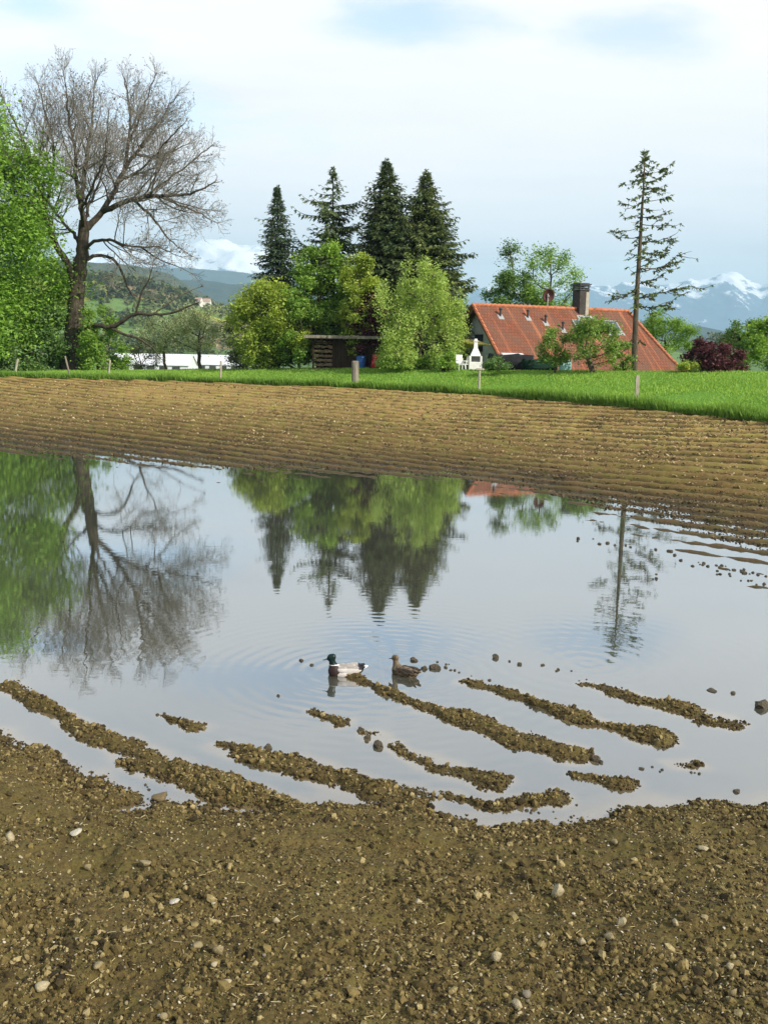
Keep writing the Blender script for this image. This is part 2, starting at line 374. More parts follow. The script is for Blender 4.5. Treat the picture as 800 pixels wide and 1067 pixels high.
# valley ground out to the horizon
t = NT('valley_fields'); p = t.pos(); v = t.n('ShaderNodeTexVoronoi'); v.inputs['Scale'].default_value = .006; t.l(t.map(p, (1, .6, 1), (0, 0, .5)), v.inputs['Vector'])
sep = t.n('ShaderNodeSeparateColor'); t.l(v.outputs['Color'], sep.inputs[0])
c = t.ramp(sep.outputs[0], [(0, (.07, .13, .022)), (.3, (.10, .19, .03)), (.55, (.05, .09, .02)), (.8, (.13, .16, .05))])
t.bsdf(t.mix(.35, c, t.ramp(t.noise(p, .02, 5), [(.3, (.04, .08, .015)), (.7, (.14, .2, .05))])), .9); VALLEY = t.m
mb = MB(); k = 40
gx = np.linspace(-15500, 15500, k); gy = np.concatenate([np.linspace(-15500, -200, 12), np.linspace(150, 15500, k)])
X, Y = np.meshgrid(gx, gy, indexing='ij')
struct(obj('ground', mesh_np('ground', np.stack([X, Y, X * 0 - 14.6], -1).reshape(-1, 3), [grid_faces(*X.shape)[:, ::-1]], VALLEY)))

# ------------------------------------------------------------------ water
t = NT('puddle_water'); p = t.pos()
gl = t.n('ShaderNodeBsdfGlossy'); gl.inputs['Roughness'].default_value = .012; gl.inputs['Color'].default_value = (.95, .98, 1, 1)
df = t.n('ShaderNodeBsdfDiffuse'); _m = (t.ramp(t.noise(p, .5, 4), [(.3, (.050, .052, .038)), (.7, (.072, .070, .052))])); t.l(t.mix(t.attr('shallow'), _m, (.17, .125, .06)), df.inputs[0])
fr_ = t.n('ShaderNodeFresnel'); fr_.inputs['IOR'].default_value = 1.33
fac = t.math('POWER', fr_.outputs[0], .41)
mx = t.n('ShaderNodeMixShader'); t.l(fac, mx.inputs[0]); t.l(df.outputs[0], mx.inputs[1]); t.l(gl.outputs[0], mx.inputs[2]); t.l(mx.outputs[0], t.out.inputs[0])
DUCK1 = on_z(358, 703); DUCK2 = on_z(421, 704)
rip = None
for (cx, cy), off, amp_ in ((DUCK1[:2] + np.array([.05, .1]), 0, .0012), (DUCK2[:2] + np.array([.1, .1]), 1, .0012), (on_z(610, 690)[:2], 2, .0008)):
    sub = t.n('ShaderNodeVectorMath', operation='SUBTRACT'); t.l(p, sub.inputs[0]); sub.inputs[1].default_value = (cx, cy, 0)
    ln = t.n('ShaderNodeVectorMath', operation='LENGTH'); t.l(sub.outputs[0], ln.inputs[0]); L = ln.outputs['Value']
    L2 = t.math('ADD', L, t.math('MULTIPLY', t.noise(p, 1.6, 2), .12))
    s_ = t.math('SINE', t.math('MULTIPLY', L2, math.tau / (.17 + .03 * off)))
    env = t.math('MULTIPLY', t.math('EXPONENT', t.math('MULTIPLY', L, -.75)), amp_)
    h = t.math('MULTIPLY', s_, env); rip = h if rip is None else t.math('ADD', rip, h)
wv = t.map(p, (1.4, 3.2, 1), (0, 0, .15)); n1 = t.noise(wv, 3.0, 3, .5); n2 = t.noise(t.map(p, (.5, 1, 1)), .8, 2)
hh = t.math('ADD', rip, t.math('MULTIPLY', t.math('MULTIPLY', n1, n2), .0015))
b = t.n('ShaderNodeBump'); b.inputs['Strength'].default_value = .45; b.inputs['Distance'].default_value = 1.0; t.l(hh, b.inputs['Height'])
t.l(b.outputs[0], gl.inputs['Normal']); t.l(b.outputs[0], fr_.inputs['Normal'])
WATER = t.m
us = np.linspace(-1.25, 1.1, 420); fr = np.concatenate([4.6 * np.exp(np.linspace(0, math.log(13 / 4.6), 220)), np.zeros(3)])
U, Dm = np.meshgrid(us, fr, indexing='ij'); far_ = tab(us, TW) + 7
for k in (1, 2, 3): Dm[:, -k] = 13 + (far_ - 13) * (4 - k) / 3
X = U * Dm; Z = X * 0; sh = sstep(-.075, .0, zbank(X, Dm) + .02 * fbm(X * 5, Dm * 5, 3, 95)) * (Dm < 12) * .85
water = struct(obj('water', mesh_np('water', np.stack([X, Dm, Z], -1).reshape(-1, 3), [grid_faces(*X.shape)[:, ::-1]], WATER, attrs={'shallow': ('POINT', sh.ravel())})))

# ------------------------------------------------------------------ clods, gravel, stones
def ico(sub):
    bm = bmesh.new(); bmesh.ops.create_icosphere(bm, subdivisions=sub, radius=1)
    V = np.array([v.co[:] for v in bm.verts]); F = np.array([[v.index for v in f.verts] for f in bm.faces]); bm.free(); return V, F
IV1, IF1 = ico(1); IV2, IF2 = ico(2)
def scatter_lumps(name, xyz, rad, mat, seed, flat=(.6, .95), rough=.28, sub=1):
    r = np.random.default_rng(seed); bv, bf = (IV1, IF1) if sub == 1 else (IV2, IF2); n = len(xyz); k = len(bv)
    V = bv[None] * (1 + rough * (r.random((n, k, 1)) * 2 - 1))
    sc = np.stack([r.uniform(.75, 1.25, n), r.uniform(.75, 1.25, n), r.uniform(*flat, n)], -1) * rad[:, None]
    V = V * sc[:, None]; a = r.uniform(0, math.tau, n); ca, sa = np.cos(a)[:, None], np.sin(a)[:, None]
    tx = r.normal(0, .35, n)[:, None]
    x = V[..., 0] * ca - V[..., 1] * sa; y = V[..., 0] * sa + V[..., 1] * ca; z = V[..., 2] + x * tx
    V = np.stack([x, y, z], -1) + xyz[:, None]
    F = (bf[None] + (np.arange(n) * k)[:, None, None]).reshape(-1, 3)
    return mesh_np(name, V.reshape(-1, 3), [F], mat, attrs={'var': ('FACE', np.repeat(r.random(n), len(bf)))})
t = NT('clod_soil'); v = t.attr('var'); n = t.noise(t.pos(), 60, 4, .7)
c = t.ramp(v, [(0, (.022, .015, .005)), (.5, (.10, .073, .024)), (.88, (.19, .142, .052)), (1, (.34, .27, .13))])
zz = t.n('ShaderNodeSeparateXYZ'); t.l(t.pos(), zz.inputs[0]); wt = t.n('ShaderNodeMapRange'); t.l(zz.outputs[2], wt.inputs[0]); wt.inputs[1].default_value = .004; wt.inputs[2].default_value = .035; c = t.mix(wt.outputs[0], t.mix(1.0, c, (.42, .40, .38), 'MULTIPLY'), c)
t.bsdf(t.mix(1.0, c, t.ramp(n, [(.3, (.6, .6, .6)), (.7, (1.25, 1.25, 1.2))]), 'MULTIPLY'), .85, n, .6, .01, .25); CLODM = t.m
# candidate points over the bank, uniform in ground area but denser near
def cand(n, seed, y0=4.0, y1=13.0, uw=.62):
    r = np.random.default_rng(seed); y = y0 * np.exp(r.random(n) * math.log(y1 / y0)); x = r.uniform(-uw, uw, n) * y; return x, y, r
x, y, r = cand(300000, 21, 4.0, 13.0, .80); z = zground(x, y); m = z > -.012
dens = np.clip(vnoise(x * 2.5, y * 2.5, 5) * 1.9 - .3, .05, 1); s_in = shore_y(x) - y
ridge = (s_in < .5); m &= (r.random(len(x)) < np.where(ridge, .95, .12 + dens * .42))
m |= (z > -.035) & (s_in < -.25) & (r.random(len(x)) < .16); x, y, z = x[m], y[m], z[m]; s_in = s_in[m]
rad = np.exp(r.normal(math.log(.0054), .56, len(x))); rad = np.clip(rad * np.where(s_in < .15, 1.25, 1.0) * (.8 + .5 * vnoise(x * 1.7, y * 1.7, 15)), np.where(z < 0, .012, .003), .030)
struct(obj('soil_clods', scatter_lumps('soil_clods', np.stack([x, y, z + rad * .12], -1), rad, CLODM, 22, (.75, 1.3), .38)), 'stuff')
# gravel and straw flecks
t = NT('gravel_stone'); v = t.attr('var'); c = t.ramp(v, [(0, (.16, .12, .07)), (.5, (.30, .25, .16)), (1, (.52, .47, .36))]); t.bsdf(c, .7, t.noise(t.pos(), 90, 3), .3, .005, .3); GRAVEL = t.m
x, y, r = cand(15000, 31, 4.0, 11.5); z = zground(x, y); m = (z > .012) & (r.random(len(x)) < .22 + .35 * vnoise(x * 1.2, y * 1.2, 9)); x, y, z = x[m], y[m], z[m]
rad = np.clip(np.exp(r.normal(math.log(.0044), .45, len(x))), .0022, .013)
struct(obj('gravel', scatter_lumps('gravel', np.stack([x, y, z + rad * .5], -1), rad, GRAVEL, 32, (.4, .7), .18)), 'stuff')
# clods along the far furrows near the water (coarse)
r = np.random.default_rng(41); n = 110000
yq = 14 * np.exp(r.random(n) * math.log(62 / 14.)); xq = r.uniform(-.55, .55, n) * yq
tl = (xq * FPER[0] + yq * FPER[1]); sl = xq * FDIR[0] + yq * FDIR[1]
tl = (np.round(tl / FSP) + r.normal(0, .17, n)) * FSP; tl = tl - .10 * fbm(sl * .25, tl * .6, 2, 71)
xq = FDIR[0] * sl + FPER[0] * tl; yq = FDIR[1] * sl + FPER[1] * tl
zq = zland(xq, yq) + .05 + .0 * xq; m = (zq > .006) & (yq < tab(xq / yq, TE) - .3); xq, yq, zq = xq[m], yq[m], zq[m]
rad = np.clip(np.exp(r.normal(math.log(.023), .42, len(xq))), .012, .06) * (.7 + .3 * sstep(.1, .4, zq))
t = NT('field_clod_soil'); v = t.attr('var'); zz = t.n('ShaderNodeSeparateXYZ'); t.l(t.pos(), zz.inputs[0]); wt = t.n('ShaderNodeMapRange'); t.l(zz.outputs[2], wt.inputs[0]); wt.inputs[1].default_value = .04; wt.inputs[2].default_value = .22
_c = (t.ramp(v, [(0, (.05, .034, .013)), (.35, (.14, .10, .04)), (.75, (.27, .19, .085)), (1, (.50, .39, .22))])); t.bsdf(t.mix(wt.outputs[0], t.mix(1.0, _c, (.36, .36, .36), 'MULTIPLY'), _c), .9); FCLOD = t.m
struct(obj('field_clods', scatter_lumps('field_clods', np.stack([xq, yq, zq], -1), rad, FCLOD, 42)), 'stuff')

# straw and stalk scraps on the bank
x, y, r = cand(900, 51, 4.2, 9.5); z = zground(x, y); m = z > .02; x, y, z = x[m], y[m], z[m]; n = len(x); a = r.uniform(0, math.tau, n); L = r.uniform(.008, .03, n); ww = r.uniform(.0012, .0028, n); dz = r.normal(0, .18, n)
D = np.stack([np.cos(a), np.sin(a), dz], -1) * L[:, None]; Nn = np.stack([-np.sin(a), np.cos(a), 0 * a], -1) * ww[:, None]; Pc = np.stack([x, y, z + .008], -1); up_ = np.array([0, 0, .002])
V = np.stack([Pc - D - Nn, Pc - D + Nn, Pc + D + Nn, Pc + D - Nn, Pc - D + up_, Pc + D + up_], 1).reshape(-1, 3); b0 = np.arange(n)[:, None] * 6
STRAW = simple('dry_straw', (.42, .34, .17), .8, .3, 8)
struct(obj('straw', mesh_np('straw', V, [np.concatenate([b0 + np.array([0, 4, 5, 3]), b0 + np.array([4, 1, 2, 5])])], STRAW)), 'stuff')

# individual stones
STONE = {}
for nm, col in (('pale', (.42, .36, .22)), ('buff', (.29, .235, .125)), ('white', (.52, .48, .37)), ('grey', (.22, .19, .135)), ('brown', (.17, .125, .06))):
    t = NT(nm + '_stone'); n = t.noise(t.coord(), 3, 6, .65); n2 = t.noise(t.coord(), 14, 4)
    t.bsdf(t.mix(t.ramp(n2, [(.45, (0, 0, 0)), (.75, (.5, .5, .5))]), t.ramp(n, [(.3, tuple(k * .7 for k in col)), (.65, col)]), tuple(k * .55 for k in col)), .75, n, .35, .15, .25); STONE[nm] = t.m
def stone_mesh(seed, mat):
    r = np.random.default_rng(seed); V = IV2.copy(); d = r.normal(size=(7, 3)); 
    for q in d:
        q /= np.linalg.norm(q); k = V @ q; V = V - np.clip(k - .5, 0, 1)[:, None] * q * .95
    V *= (1 + .07 * (r.random((len(V), 1)) * 2 - 1)); V[:, 0] *= 1 + .25 * V[:, 1]
    me = mesh_np('stone', V, [IF2], mat, smooth=True); return me
SM = {k: [stone_mesh(100 + i * 7 + j, STONE[k]) for j in range(4)] for i, k in enumerate(STONE)}
def put_stone(px, py, w, h, kind, label, group=None, name='stone', sink=.25, k=0, cat='stone'):
    """w, h: size in the photo, pixels"""
    P_ = on_z(px, py + h * .3, .15)
    for _ in range(4):
        z = float(zground(np.array([P_[0]]), np.array([P_[1]]))[0]); P_ = on_z(px, py + h * .3, max(z, 0))
    sc = P_[1] / FOC * (1.02 if group else 1.3); o = obj(name, SM[kind][k % 4]); a = (px * 7.3 + py * 3.1) % 3.14 - 1.57
    rx = w * sc / 2; rz_ = h * sc * .5
    o.scale = (rx, rx * .8, rz_ * .8) if group else (rx, rx * .85, rz_ * .95); o.location = (P_[0], P_[1], max(z, 0) + rz_ * (1 - sink) * (.75 if group else 1.0)); o.rotation_euler = (.15, .1, a * (.9 if group else .25))
    return tag(o, label, cat, group)
special = [
    (581, 930, 13, 19, 'pale', 'large smooth pale cream stone standing upright alone on the soil right of centre'),
    (635, 978, 14, 11, 'buff', 'rounded buff stone lying tilted just left of an upright cream pebble'),
    (647, 963, 9, 13, 'pale', 'upright oval cream pebble just right of a tilted buff stone'),
    (517, 1000, 11, 15, 'pale', 'knobbly pale stone standing upright near the bottom middle of the soil bank'),
    (606, 982, 8, 11, 'pale', 'small lumpy pale stone left of the tilted buff stone'),
    (539, 1048, 13, 11, 'pale', 'rounded pale stone at the bottom edge with a darker stone at its upper right'),
    (548, 1036, 11, 9, 'grey', 'dull grey brown stone just above right of a pale stone at the bottom edge'),
    (45, 1030, 15, 11, 'pale', 'broad pale oval stone near the bottom left corner'),
    (228, 992, 12, 13, 'buff', 'larger rounded buff stone of a close pair at lower left'),
    (205, 986, 12, 10, 'buff', 'smaller tilted buff stone left of its rounder neighbour at lower left'),
    (182, 940, 12, 6, 'white', 'flat whitish stone lying bright on the soil at left of centre'),
    (152, 901, 12, 9, 'buff', 'domed buff stone half sunk in soil below the left water channel'),
    (288, 960, 8, 9, 'pale', 'small yellowish pebble alone on bare soil left of centre'),
    (102, 1007, 13, 9, 'buff', 'dusty buff stone half buried up and right of the pale oval stone at lower left'),
    (237, 1024, 9, 7, 'pale', 'small pale stone straight below the buff pair at lower left'),
    (224, 1006, 8, 6, 'pale', 'little flat pale stone just under the rounded buff stone'),
    (92, 905, 8, 9, 'buff', 'small upright buff pebble left of the domed buff stone'),
    (10, 873, 12, 10, 'pale', 'dull pale stone at the left edge of the picture below the muddy ridge'),
    (80, 868, 14, 6, 'white', 'long thin whitish stone lying flat on the soil near the left edge'),
    (168, 831, 17, 9, 'brown', 'large flat brown stone at the tip of the left water channel'),
    (436, 940, 8, 7, 'pale', 'small pale stone at mid bank above the pair of small white flecks'),
    (640, 878, 9, 7, 'buff', 'buff stone lying on the bank just below the right shoreline'),
    (732, 885, 10, 6, 'pale', 'flat pale stone on the right part of the bank below the shore'),
    (760, 1009, 8, 10, 'pale', 'small upright pale stone near the lower right edge'),
    (763, 1036, 9, 12, 'buff', 'upright buff stone in the lower right corner'),
    (703, 962, 8, 7, 'pale', 'pale pebble on bare soil in the right part of the bank'),
    (170, 1060, 10, 10, 'buff', 'buff stone at the very bottom edge left of centre'),
]
for i, (px, py, w, h, kd, lb) in enumerate(special): put_stone(px, py, w, h, kd, lb, k=i)
r = random.Random(5); placed = 0
while placed < 190:
    px = r.uniform(-10, 810); py = 845 + 222 * r.random() ** .9
    P_ = on_z(px, py, .12)
    if P_[1] > shore_y(P_[0]) - .2: continue
    w = r.choice([3, 3.5, 4, 4.5, 5, 6]) * (.7 + .5 * (py - 845) / 222); h = w * r.uniform(.55, .95)
    put_stone(px, py, w, h, r.choice(['pale', 'buff', 'buff', 'grey', 'white', 'pale']), 'small pale pebble half sunk in the brown soil bank, one of many scattered there', 'small pebbles scattered over the soil bank', 'pebble', k=placed, cat='pebble'); placed += 1
# loose clods that stand out of the water, one by one
WETCLOD = simple('wet_clod_soil', (.075, .058, .032), .6, .45, 4, .4, .6, .1)
CM = []
for j in range(4):
    rr = np.random.default_rng(300 + j); V = IV2 * (1 + .22 * (rr.random((len(IV2), 1)) * 2 - 1)); CM.append(mesh_np('soil_clod', V, [IF2], WETCLOD))
clods = [
    (453, 693, 11, 8, 'largest dark clod in the row standing out of the water behind the brown duck'),
    (442, 695, 8, 5, 'flat dark clod touching the largest clod behind the brown duck'),
    (431, 687, 8, 4, 'low dark clod nearest the tail of the brown duck'),
    (430, 685.5, 6, 4, 'small dark clod above the tail of the brown duck'),
    (314, 687, 5, 4, 'dark clod in open water left of the green headed duck'),
    (325, 692, 4, 3, 'tiny dark clod between the left clod and the green headed duck'),
    (516, 683, 8, 6, 'pointed dark clod alone in open water right of the ducks'),
    (541, 691, 5, 4, 'small dark clod right of the pointed clod in open water'),
    (565, 692, 5, 3, 'flat tiny clod in open water, third from the ducks'),
    (376, 759, 9, 7, 'dark clod in the water between the small clod pile and the ridge below the ducks'),
    (383, 767, 7, 6, 'dark clod just above the pale brown clod at the ridge tip'),
    (394, 774, 13, 9, 'large tan clod at the upper tip of the ridge nearest the middle of the shore'),
    (382, 772, 4, 3, 'tiny clod left of the large tan clod at the ridge tip'),
    (279, 777, 10, 8, 'isolated brown clod in still water above the short left ridge'),
    (620, 789, 11, 8, 'rounded brown clod at the lower end of the long ridge below the ducks'),
    (793, 732, 17, 12, 'large brown clod in the water at the right edge of the picture'),
    (741, 718, 10, 4, 'flat dark clod in the water above the right hand ridge'),
    (763, 721, 5, 4, 'small dark clod right of the flat clod above the right hand ridge'),
    (626, 793, 5, 4, 'tiny clod beside the rounded clod at the end of the long ridge'),
    (668, 800, 6, 3, 'tiny low clod in the water right of the small muddy patch'),
    (767, 823, 8, 5, 'dark clod near the right shore in shallow water'),
    (290, 724, 4, 3, 'speck of a clod in open water left of the clod pile'),
]
for i, (px, py, w, h, lb) in enumerate(clods):
    P_ = on_z(px, py + h * .4); sc = P_[1] / FOC; o = obj('soil_clod', CM[i % 4]); o.location = (P_[0], P_[1], h * sc * .1); o.scale = (w * sc * .55, w * sc * .45, h * sc * .55); o.rotation_euler = (0, 0, i * 1.3)
    tag(o, lb, 'soil clod')
r = random.Random(9); k = 0
for (x0, y0, x1, y1, n) in ((730, 586, 805, 602, 22), (745, 598, 805, 610, 12), (640, 600, 700, 603, 5), (600, 562, 660, 570, 8), (160, 742, 205, 760, 8), (310, 738, 365, 756, 10), (600, 708, 660, 722, 14), (455, 690, 520, 716, 10), (640, 800, 730, 806, 7), (560, 836, 690, 842, 16), (470, 834, 600, 850, 22), (520, 690, 600, 700, 4), (680, 570, 740, 596, 6), (150, 810, 160, 838, 8)):
    for _ in range(n):
        tq = r.random(); px = x0 + (x1 - x0) * tq + r.gauss(0, 1.5); py = y0 + (y1 - y0) * tq + r.gauss(0, 1.8)
        P_ = on_z(px, py); sc = P_[1] / FOC; w = r.uniform(1.4, 3.8) * sc; o = obj('crumb_clod', CM[k % 4]); o.location = (P_[0], P_[1], w * .1); o.scale = (w * .6, w * .5, w * .42); o.rotation_euler = (0, 0, k)
        tag(o, 'tiny dark crumb of soil poking out of the shallow water, one of many', 'soil crumb', 'soil crumbs in the shallow water'); k += 1
#%%TREES
# ------------------------------------------------------------------ trees
def tubes(P0, P1, r0, r1, k):
    P0 = np.asarray(P0, float); P1 = np.asarray(P1, float); n = len(P0); d = P1 - P0; L = np.linalg.norm(d, axis=1, keepdims=True); d = d / np.maximum(L, 1e-6)
    ref = np.where(np.abs(d[:, 2:3]) > .9, np.array([[1., 0, 0]]), np.array([[0, 0, 1.]])); a = np.cross(d, ref); a /= np.linalg.norm(a, axis=1, keepdims=True); b = np.cross(d, a)
    th = np.arange(k) * math.tau / k; ring = a[:, None] * np.cos(th)[None, :, None] + b[:, None] * np.sin(th)[None, :, None]
    e = d * (np.minimum(r0, r1) * .4)[:, None]
    V = np.concatenate([(P0 - e)[:, None] + ring * r0[:, None, None], (P1 + e)[:, None] + ring * r1[:, None, None]], 1).reshape(-1, 3)
    t = np.arange(k); q = np.stack([t, (t + 1) % k, k + (t + 1) % k, k + t], 1)
    return V, (q[None] + (np.arange(n) * 2 * k)[:, None, None]).reshape(-1, 4)
def tube_set(sets):
    Vs = []; Fs = []; o = 0
    for V, F in sets:
        Vs.append(V); Fs.append(F + o); o += len(V)
    return np.concatenate(Vs), np.concatenate(Fs)
def colonize(nodes, parents, attr, step, kill, infl, iters, seed=0, up=.0, jit=.12, radial=None):
    r = np.random.default_rng(seed); N = [np.array(p, float) for p in nodes]; par = list(parents)
    A = np.array(attr, float); alive = np.ones(len(A), bool); near = np.zeros(len(A), int); nd = np.full(len(A), 1e9)
    def upd(lo):
        nonlocal nd, near
        B = np.array(N[lo:]); 
        for s in range(0, len(B), 64):
            D = np.linalg.norm(A[:, None] - B[None, s:s + 64], axis=2); j = D.argmin(1); d = D[np.arange(len(A)), j]
            m = d < nd; nd[m] = d[m]; near[m] = lo + s + j[m]
    upd(0)
    for it in range(iters):
        m = alive & (nd < infl)
        if not m.any(): break
        ids = near[m]; dirs = A[m] - np.array(N)[ids]; dirs /= np.linalg.norm(dirs, axis=1, keepdims=True) + 1e-9
        acc = {}
        for i, d in zip(ids, dirs): acc[i] = acc.get(i, 0) + d
        lo = len(N); NN = np.array(N)
        for i, d in acc.items():
            d = d / (np.linalg.norm(d) + 1e-9) + r.normal(0, jit, 3); d[2] += up
            if radial is not None: rv = NN[i] - radial[0]; d = d + radial[1] * rv / (np.linalg.norm(rv) + 1e-6)
            d /= np.linalg.norm(d)
            N.append(NN[i] + d * step); par.append(i)
        upd(lo); alive &= nd > kill
        if len(N) > 22000: break
    return np.array(N), np.array(par)
def pipe_radii(par, tip, n=2.3):
    r = np.zeros(len(par)); ch = np.zeros(len(par), int)
    for i in range(len(par)):
        if par[i] >= 0: ch[par[i]] += 1
    acc = np.where(ch == 0, tip ** n, 0.0)
    for i in range(len(par) - 1, -1, -1):
        r[i] = acc[i] ** (1 / n)
        if par[i] >= 0: acc[par[i]] += acc[i]
    return r, ch
def leaves(C, size, seed, aspect=1.7, up=.5, var=None, vlo=0., vhi=1.):
    """folded leaf-clump quads at the points C"""
    r = np.random.default_rng(seed); n = len(C)
    nrm = r.normal(size=(n, 3)); nrm[:, 2] = np.abs(nrm[:, 2]) * (1 + up) + up; nrm /= np.linalg.norm(nrm, axis=1, keepdims=True)
    t = r.normal(size=(n, 3)); t -= nrm * (t * nrm).sum(1, keepdims=True); t /= np.linalg.norm(t, axis=1, keepdims=True); b = np.cross(nrm, t)
    s = size * np.exp(r.normal(0, .3, n))[:, None]; fold = nrm * s * .18
    V = np.stack([C - t * s * aspect / 2, C - b * s / 2 + fold, C + t * s * aspect / 2, C + b * s / 2 + fold], 1).reshape(-1, 3)
    F = np.arange(4 * n).reshape(-1, 4); v = np.clip(vlo + (vhi - vlo) * (r.random(n) if var is None else var + r.normal(0, .10, n)), 0, 1)
    return V, F, v

def leafy(name, label, cat, px, base, d, top, hw, low, mat, size=.22, nleaf=9000, seed=0, natt=420, bark=None, shape='oval', trunk_r=None, group=None, spread=.55, depth=1.0, lean=0, open_=0., stems=1, zbase=None, tipfrac=1.0):
    """px: centre column, top/low: rows of crown top and crown bottom, hw: crown half width in pixels at distance d"""
    natt = max(60, int(natt * .42)); r = np.random.default_rng(seed + 1000); bark = bark or BARK; kd_ = .755 if px < 120 else .82; d = d * kd_; size = size * kd_ * .62; nleaf = int(nleaf * 2.4); spread = spread * 1.0
    P_ = at_d(px, base, d); zb = P_[2] if zbase is None else zbase; sc = d / FOC
    root = np.array([P_[0], P_[1], zb]); Pt = at_d(px + lean, top, d); H = Pt[2] - zb; zl = at_d(px, low, d)[2] - zb; R = hw * sc; dx = Pt[0] - P_[0]
    # crown envelope from lobes
    A = []; tries = 0; ph = r.uniform(0, 6, 6)
    while len(A) < natt and tries < 200000:
        tries += 1; q = r.uniform(-1, 1, 3); t = (q[2] + 1) / 2
        if shape == 'oval': w = math.sqrt(max(0, 1 - (2 * t - .85) ** 2 / 1.36)) if t > .02 else .3
        elif shape == 'cone': w = (1 - t) ** .75 * (.35 + .65 * min(1, t * 5))
        elif shape == 'column': w = math.sqrt(max(0, 1 - max(0, t - .45) ** 2 / .31)) * .95
        elif shape == 'weep': w = (1 - max(0, t - .35) ** 2 / .44) ** .5 if t < 1 else 0
        elif shape == 'bush': w = math.sqrt(max(0, 1 - t * t))
        ang = math.atan2(q[1], q[0]); lobe = .96 + .22 * math.sin(3 * ang + ph[0] + 5 * t) + .17 * math.sin(5 * ang + ph[1] - 7 * t) + .10 * math.sin(9 * t + ph[2] + 2 * ang)
        if shape == 'weep': lobe = 1 + (lobe - 1) * 1.5
        rr = math.hypot(q[0], q[1])
        if rr > w * lobe or (rr < w * lobe * .45 and r.random() < .6): continue
        A.append((q[0] * R + dx * (zl + t * (H - zl)) / H, q[1] * R * depth, zl + t * (H - zl)))
    A = np.array(A); nodes = []; par = []; 
    for s in range(stems):
        ox, oy = (r.normal(0, .18 * R), r.normal(0, .18 * R)) if stems > 1 else (0, 0)
        b0 = len(nodes); top_t = max(zl + .25 * (H - zl), .35)
        if shape in ('cone', 'column'): top_t = zl + .85 * (H - zl)
        m = 6 if shape not in ('cone', 'column') else 14
        for k in range(m + 1):
            f = k / m; nodes.append((ox * (.4 + .6 * f) + dx * f * top_t / H + r.normal(0, .02 * H) * (0 < k) * .5, oy * (.4 + .6 * f) + r.normal(0, .02 * H) * .5 * (0 < k), f * top_t)); par.append(-1 if k == 0 else b0 + k - 1)
    step = max(.22, R * .09)
    N, pr = colonize(nodes, par, A, step, step * 1.6, R * 3, 70, seed, .04)
    rad, ch = pipe_radii(pr, .012 + .0012 * H, 2.2); want = trunk_r or (.010 * H + .05); f = want / max(rad[0], 1e-6); rad = np.where(rad > .05, rad * f ** np.clip((rad - .05) / max(rad[0] - .05, 1e-3), 0, 1), rad)
    e = np.where(pr >= 0)[0]; pa = pr[e]; r0 = np.minimum(rad[pa], rad[e] * 1.35); r1 = rad[e]
    th = thing(name, label, cat, root, 0, group)
    thick = r1 > max(.035, want * .3)
    sets = [tubes(N[pa][m_], N[e][m_], r0[m_], r1[m_], k_) for m_, k_ in ((thick, 7), (~thick, 4)) if m_.any()]
    V, F = tube_set(sets); obj('trunk', mesh_np('trunk', V, [F], bark, smooth=True), th)
    tip = np.where((ch == 0) | (rad < np.quantile(rad, .55)))[0]; tip = tip[N[tip][:, 2] > zl * .8]
    w = r.random(len(tip)) ** 1.6 + .12; w /= w.sum(); idx = r.choice(tip, nleaf, p=w)
    clump = {}; base_v = r.random(len(N)) * .7 + .15
    C = N[idx] + r.normal(0, 1, (nleaf, 3)) * np.array([spread, spread, spread * .8]) * (R * .19 + .12)
    if shape == 'weep': C[:, 2] -= np.abs(r.normal(0, 1, nleaf)) * R * .20; C[:, :2] = N[idx][:, :2] + (C[:, :2] - N[idx][:, :2]) * .62
    C = C[C[:, 2] > .15]; idx = idx[:len(C)]
    hfrac = np.clip((C[:, 2] - zl) / (H - zl), 0, 1)
    V, F, v = leaves(C, size, seed + 5, var=base_v[idx] * .8 + .1)
    obj('crown', mesh_np('crown', V, [F], mat, attrs={'var': ('FACE', v)}), th)
    return th

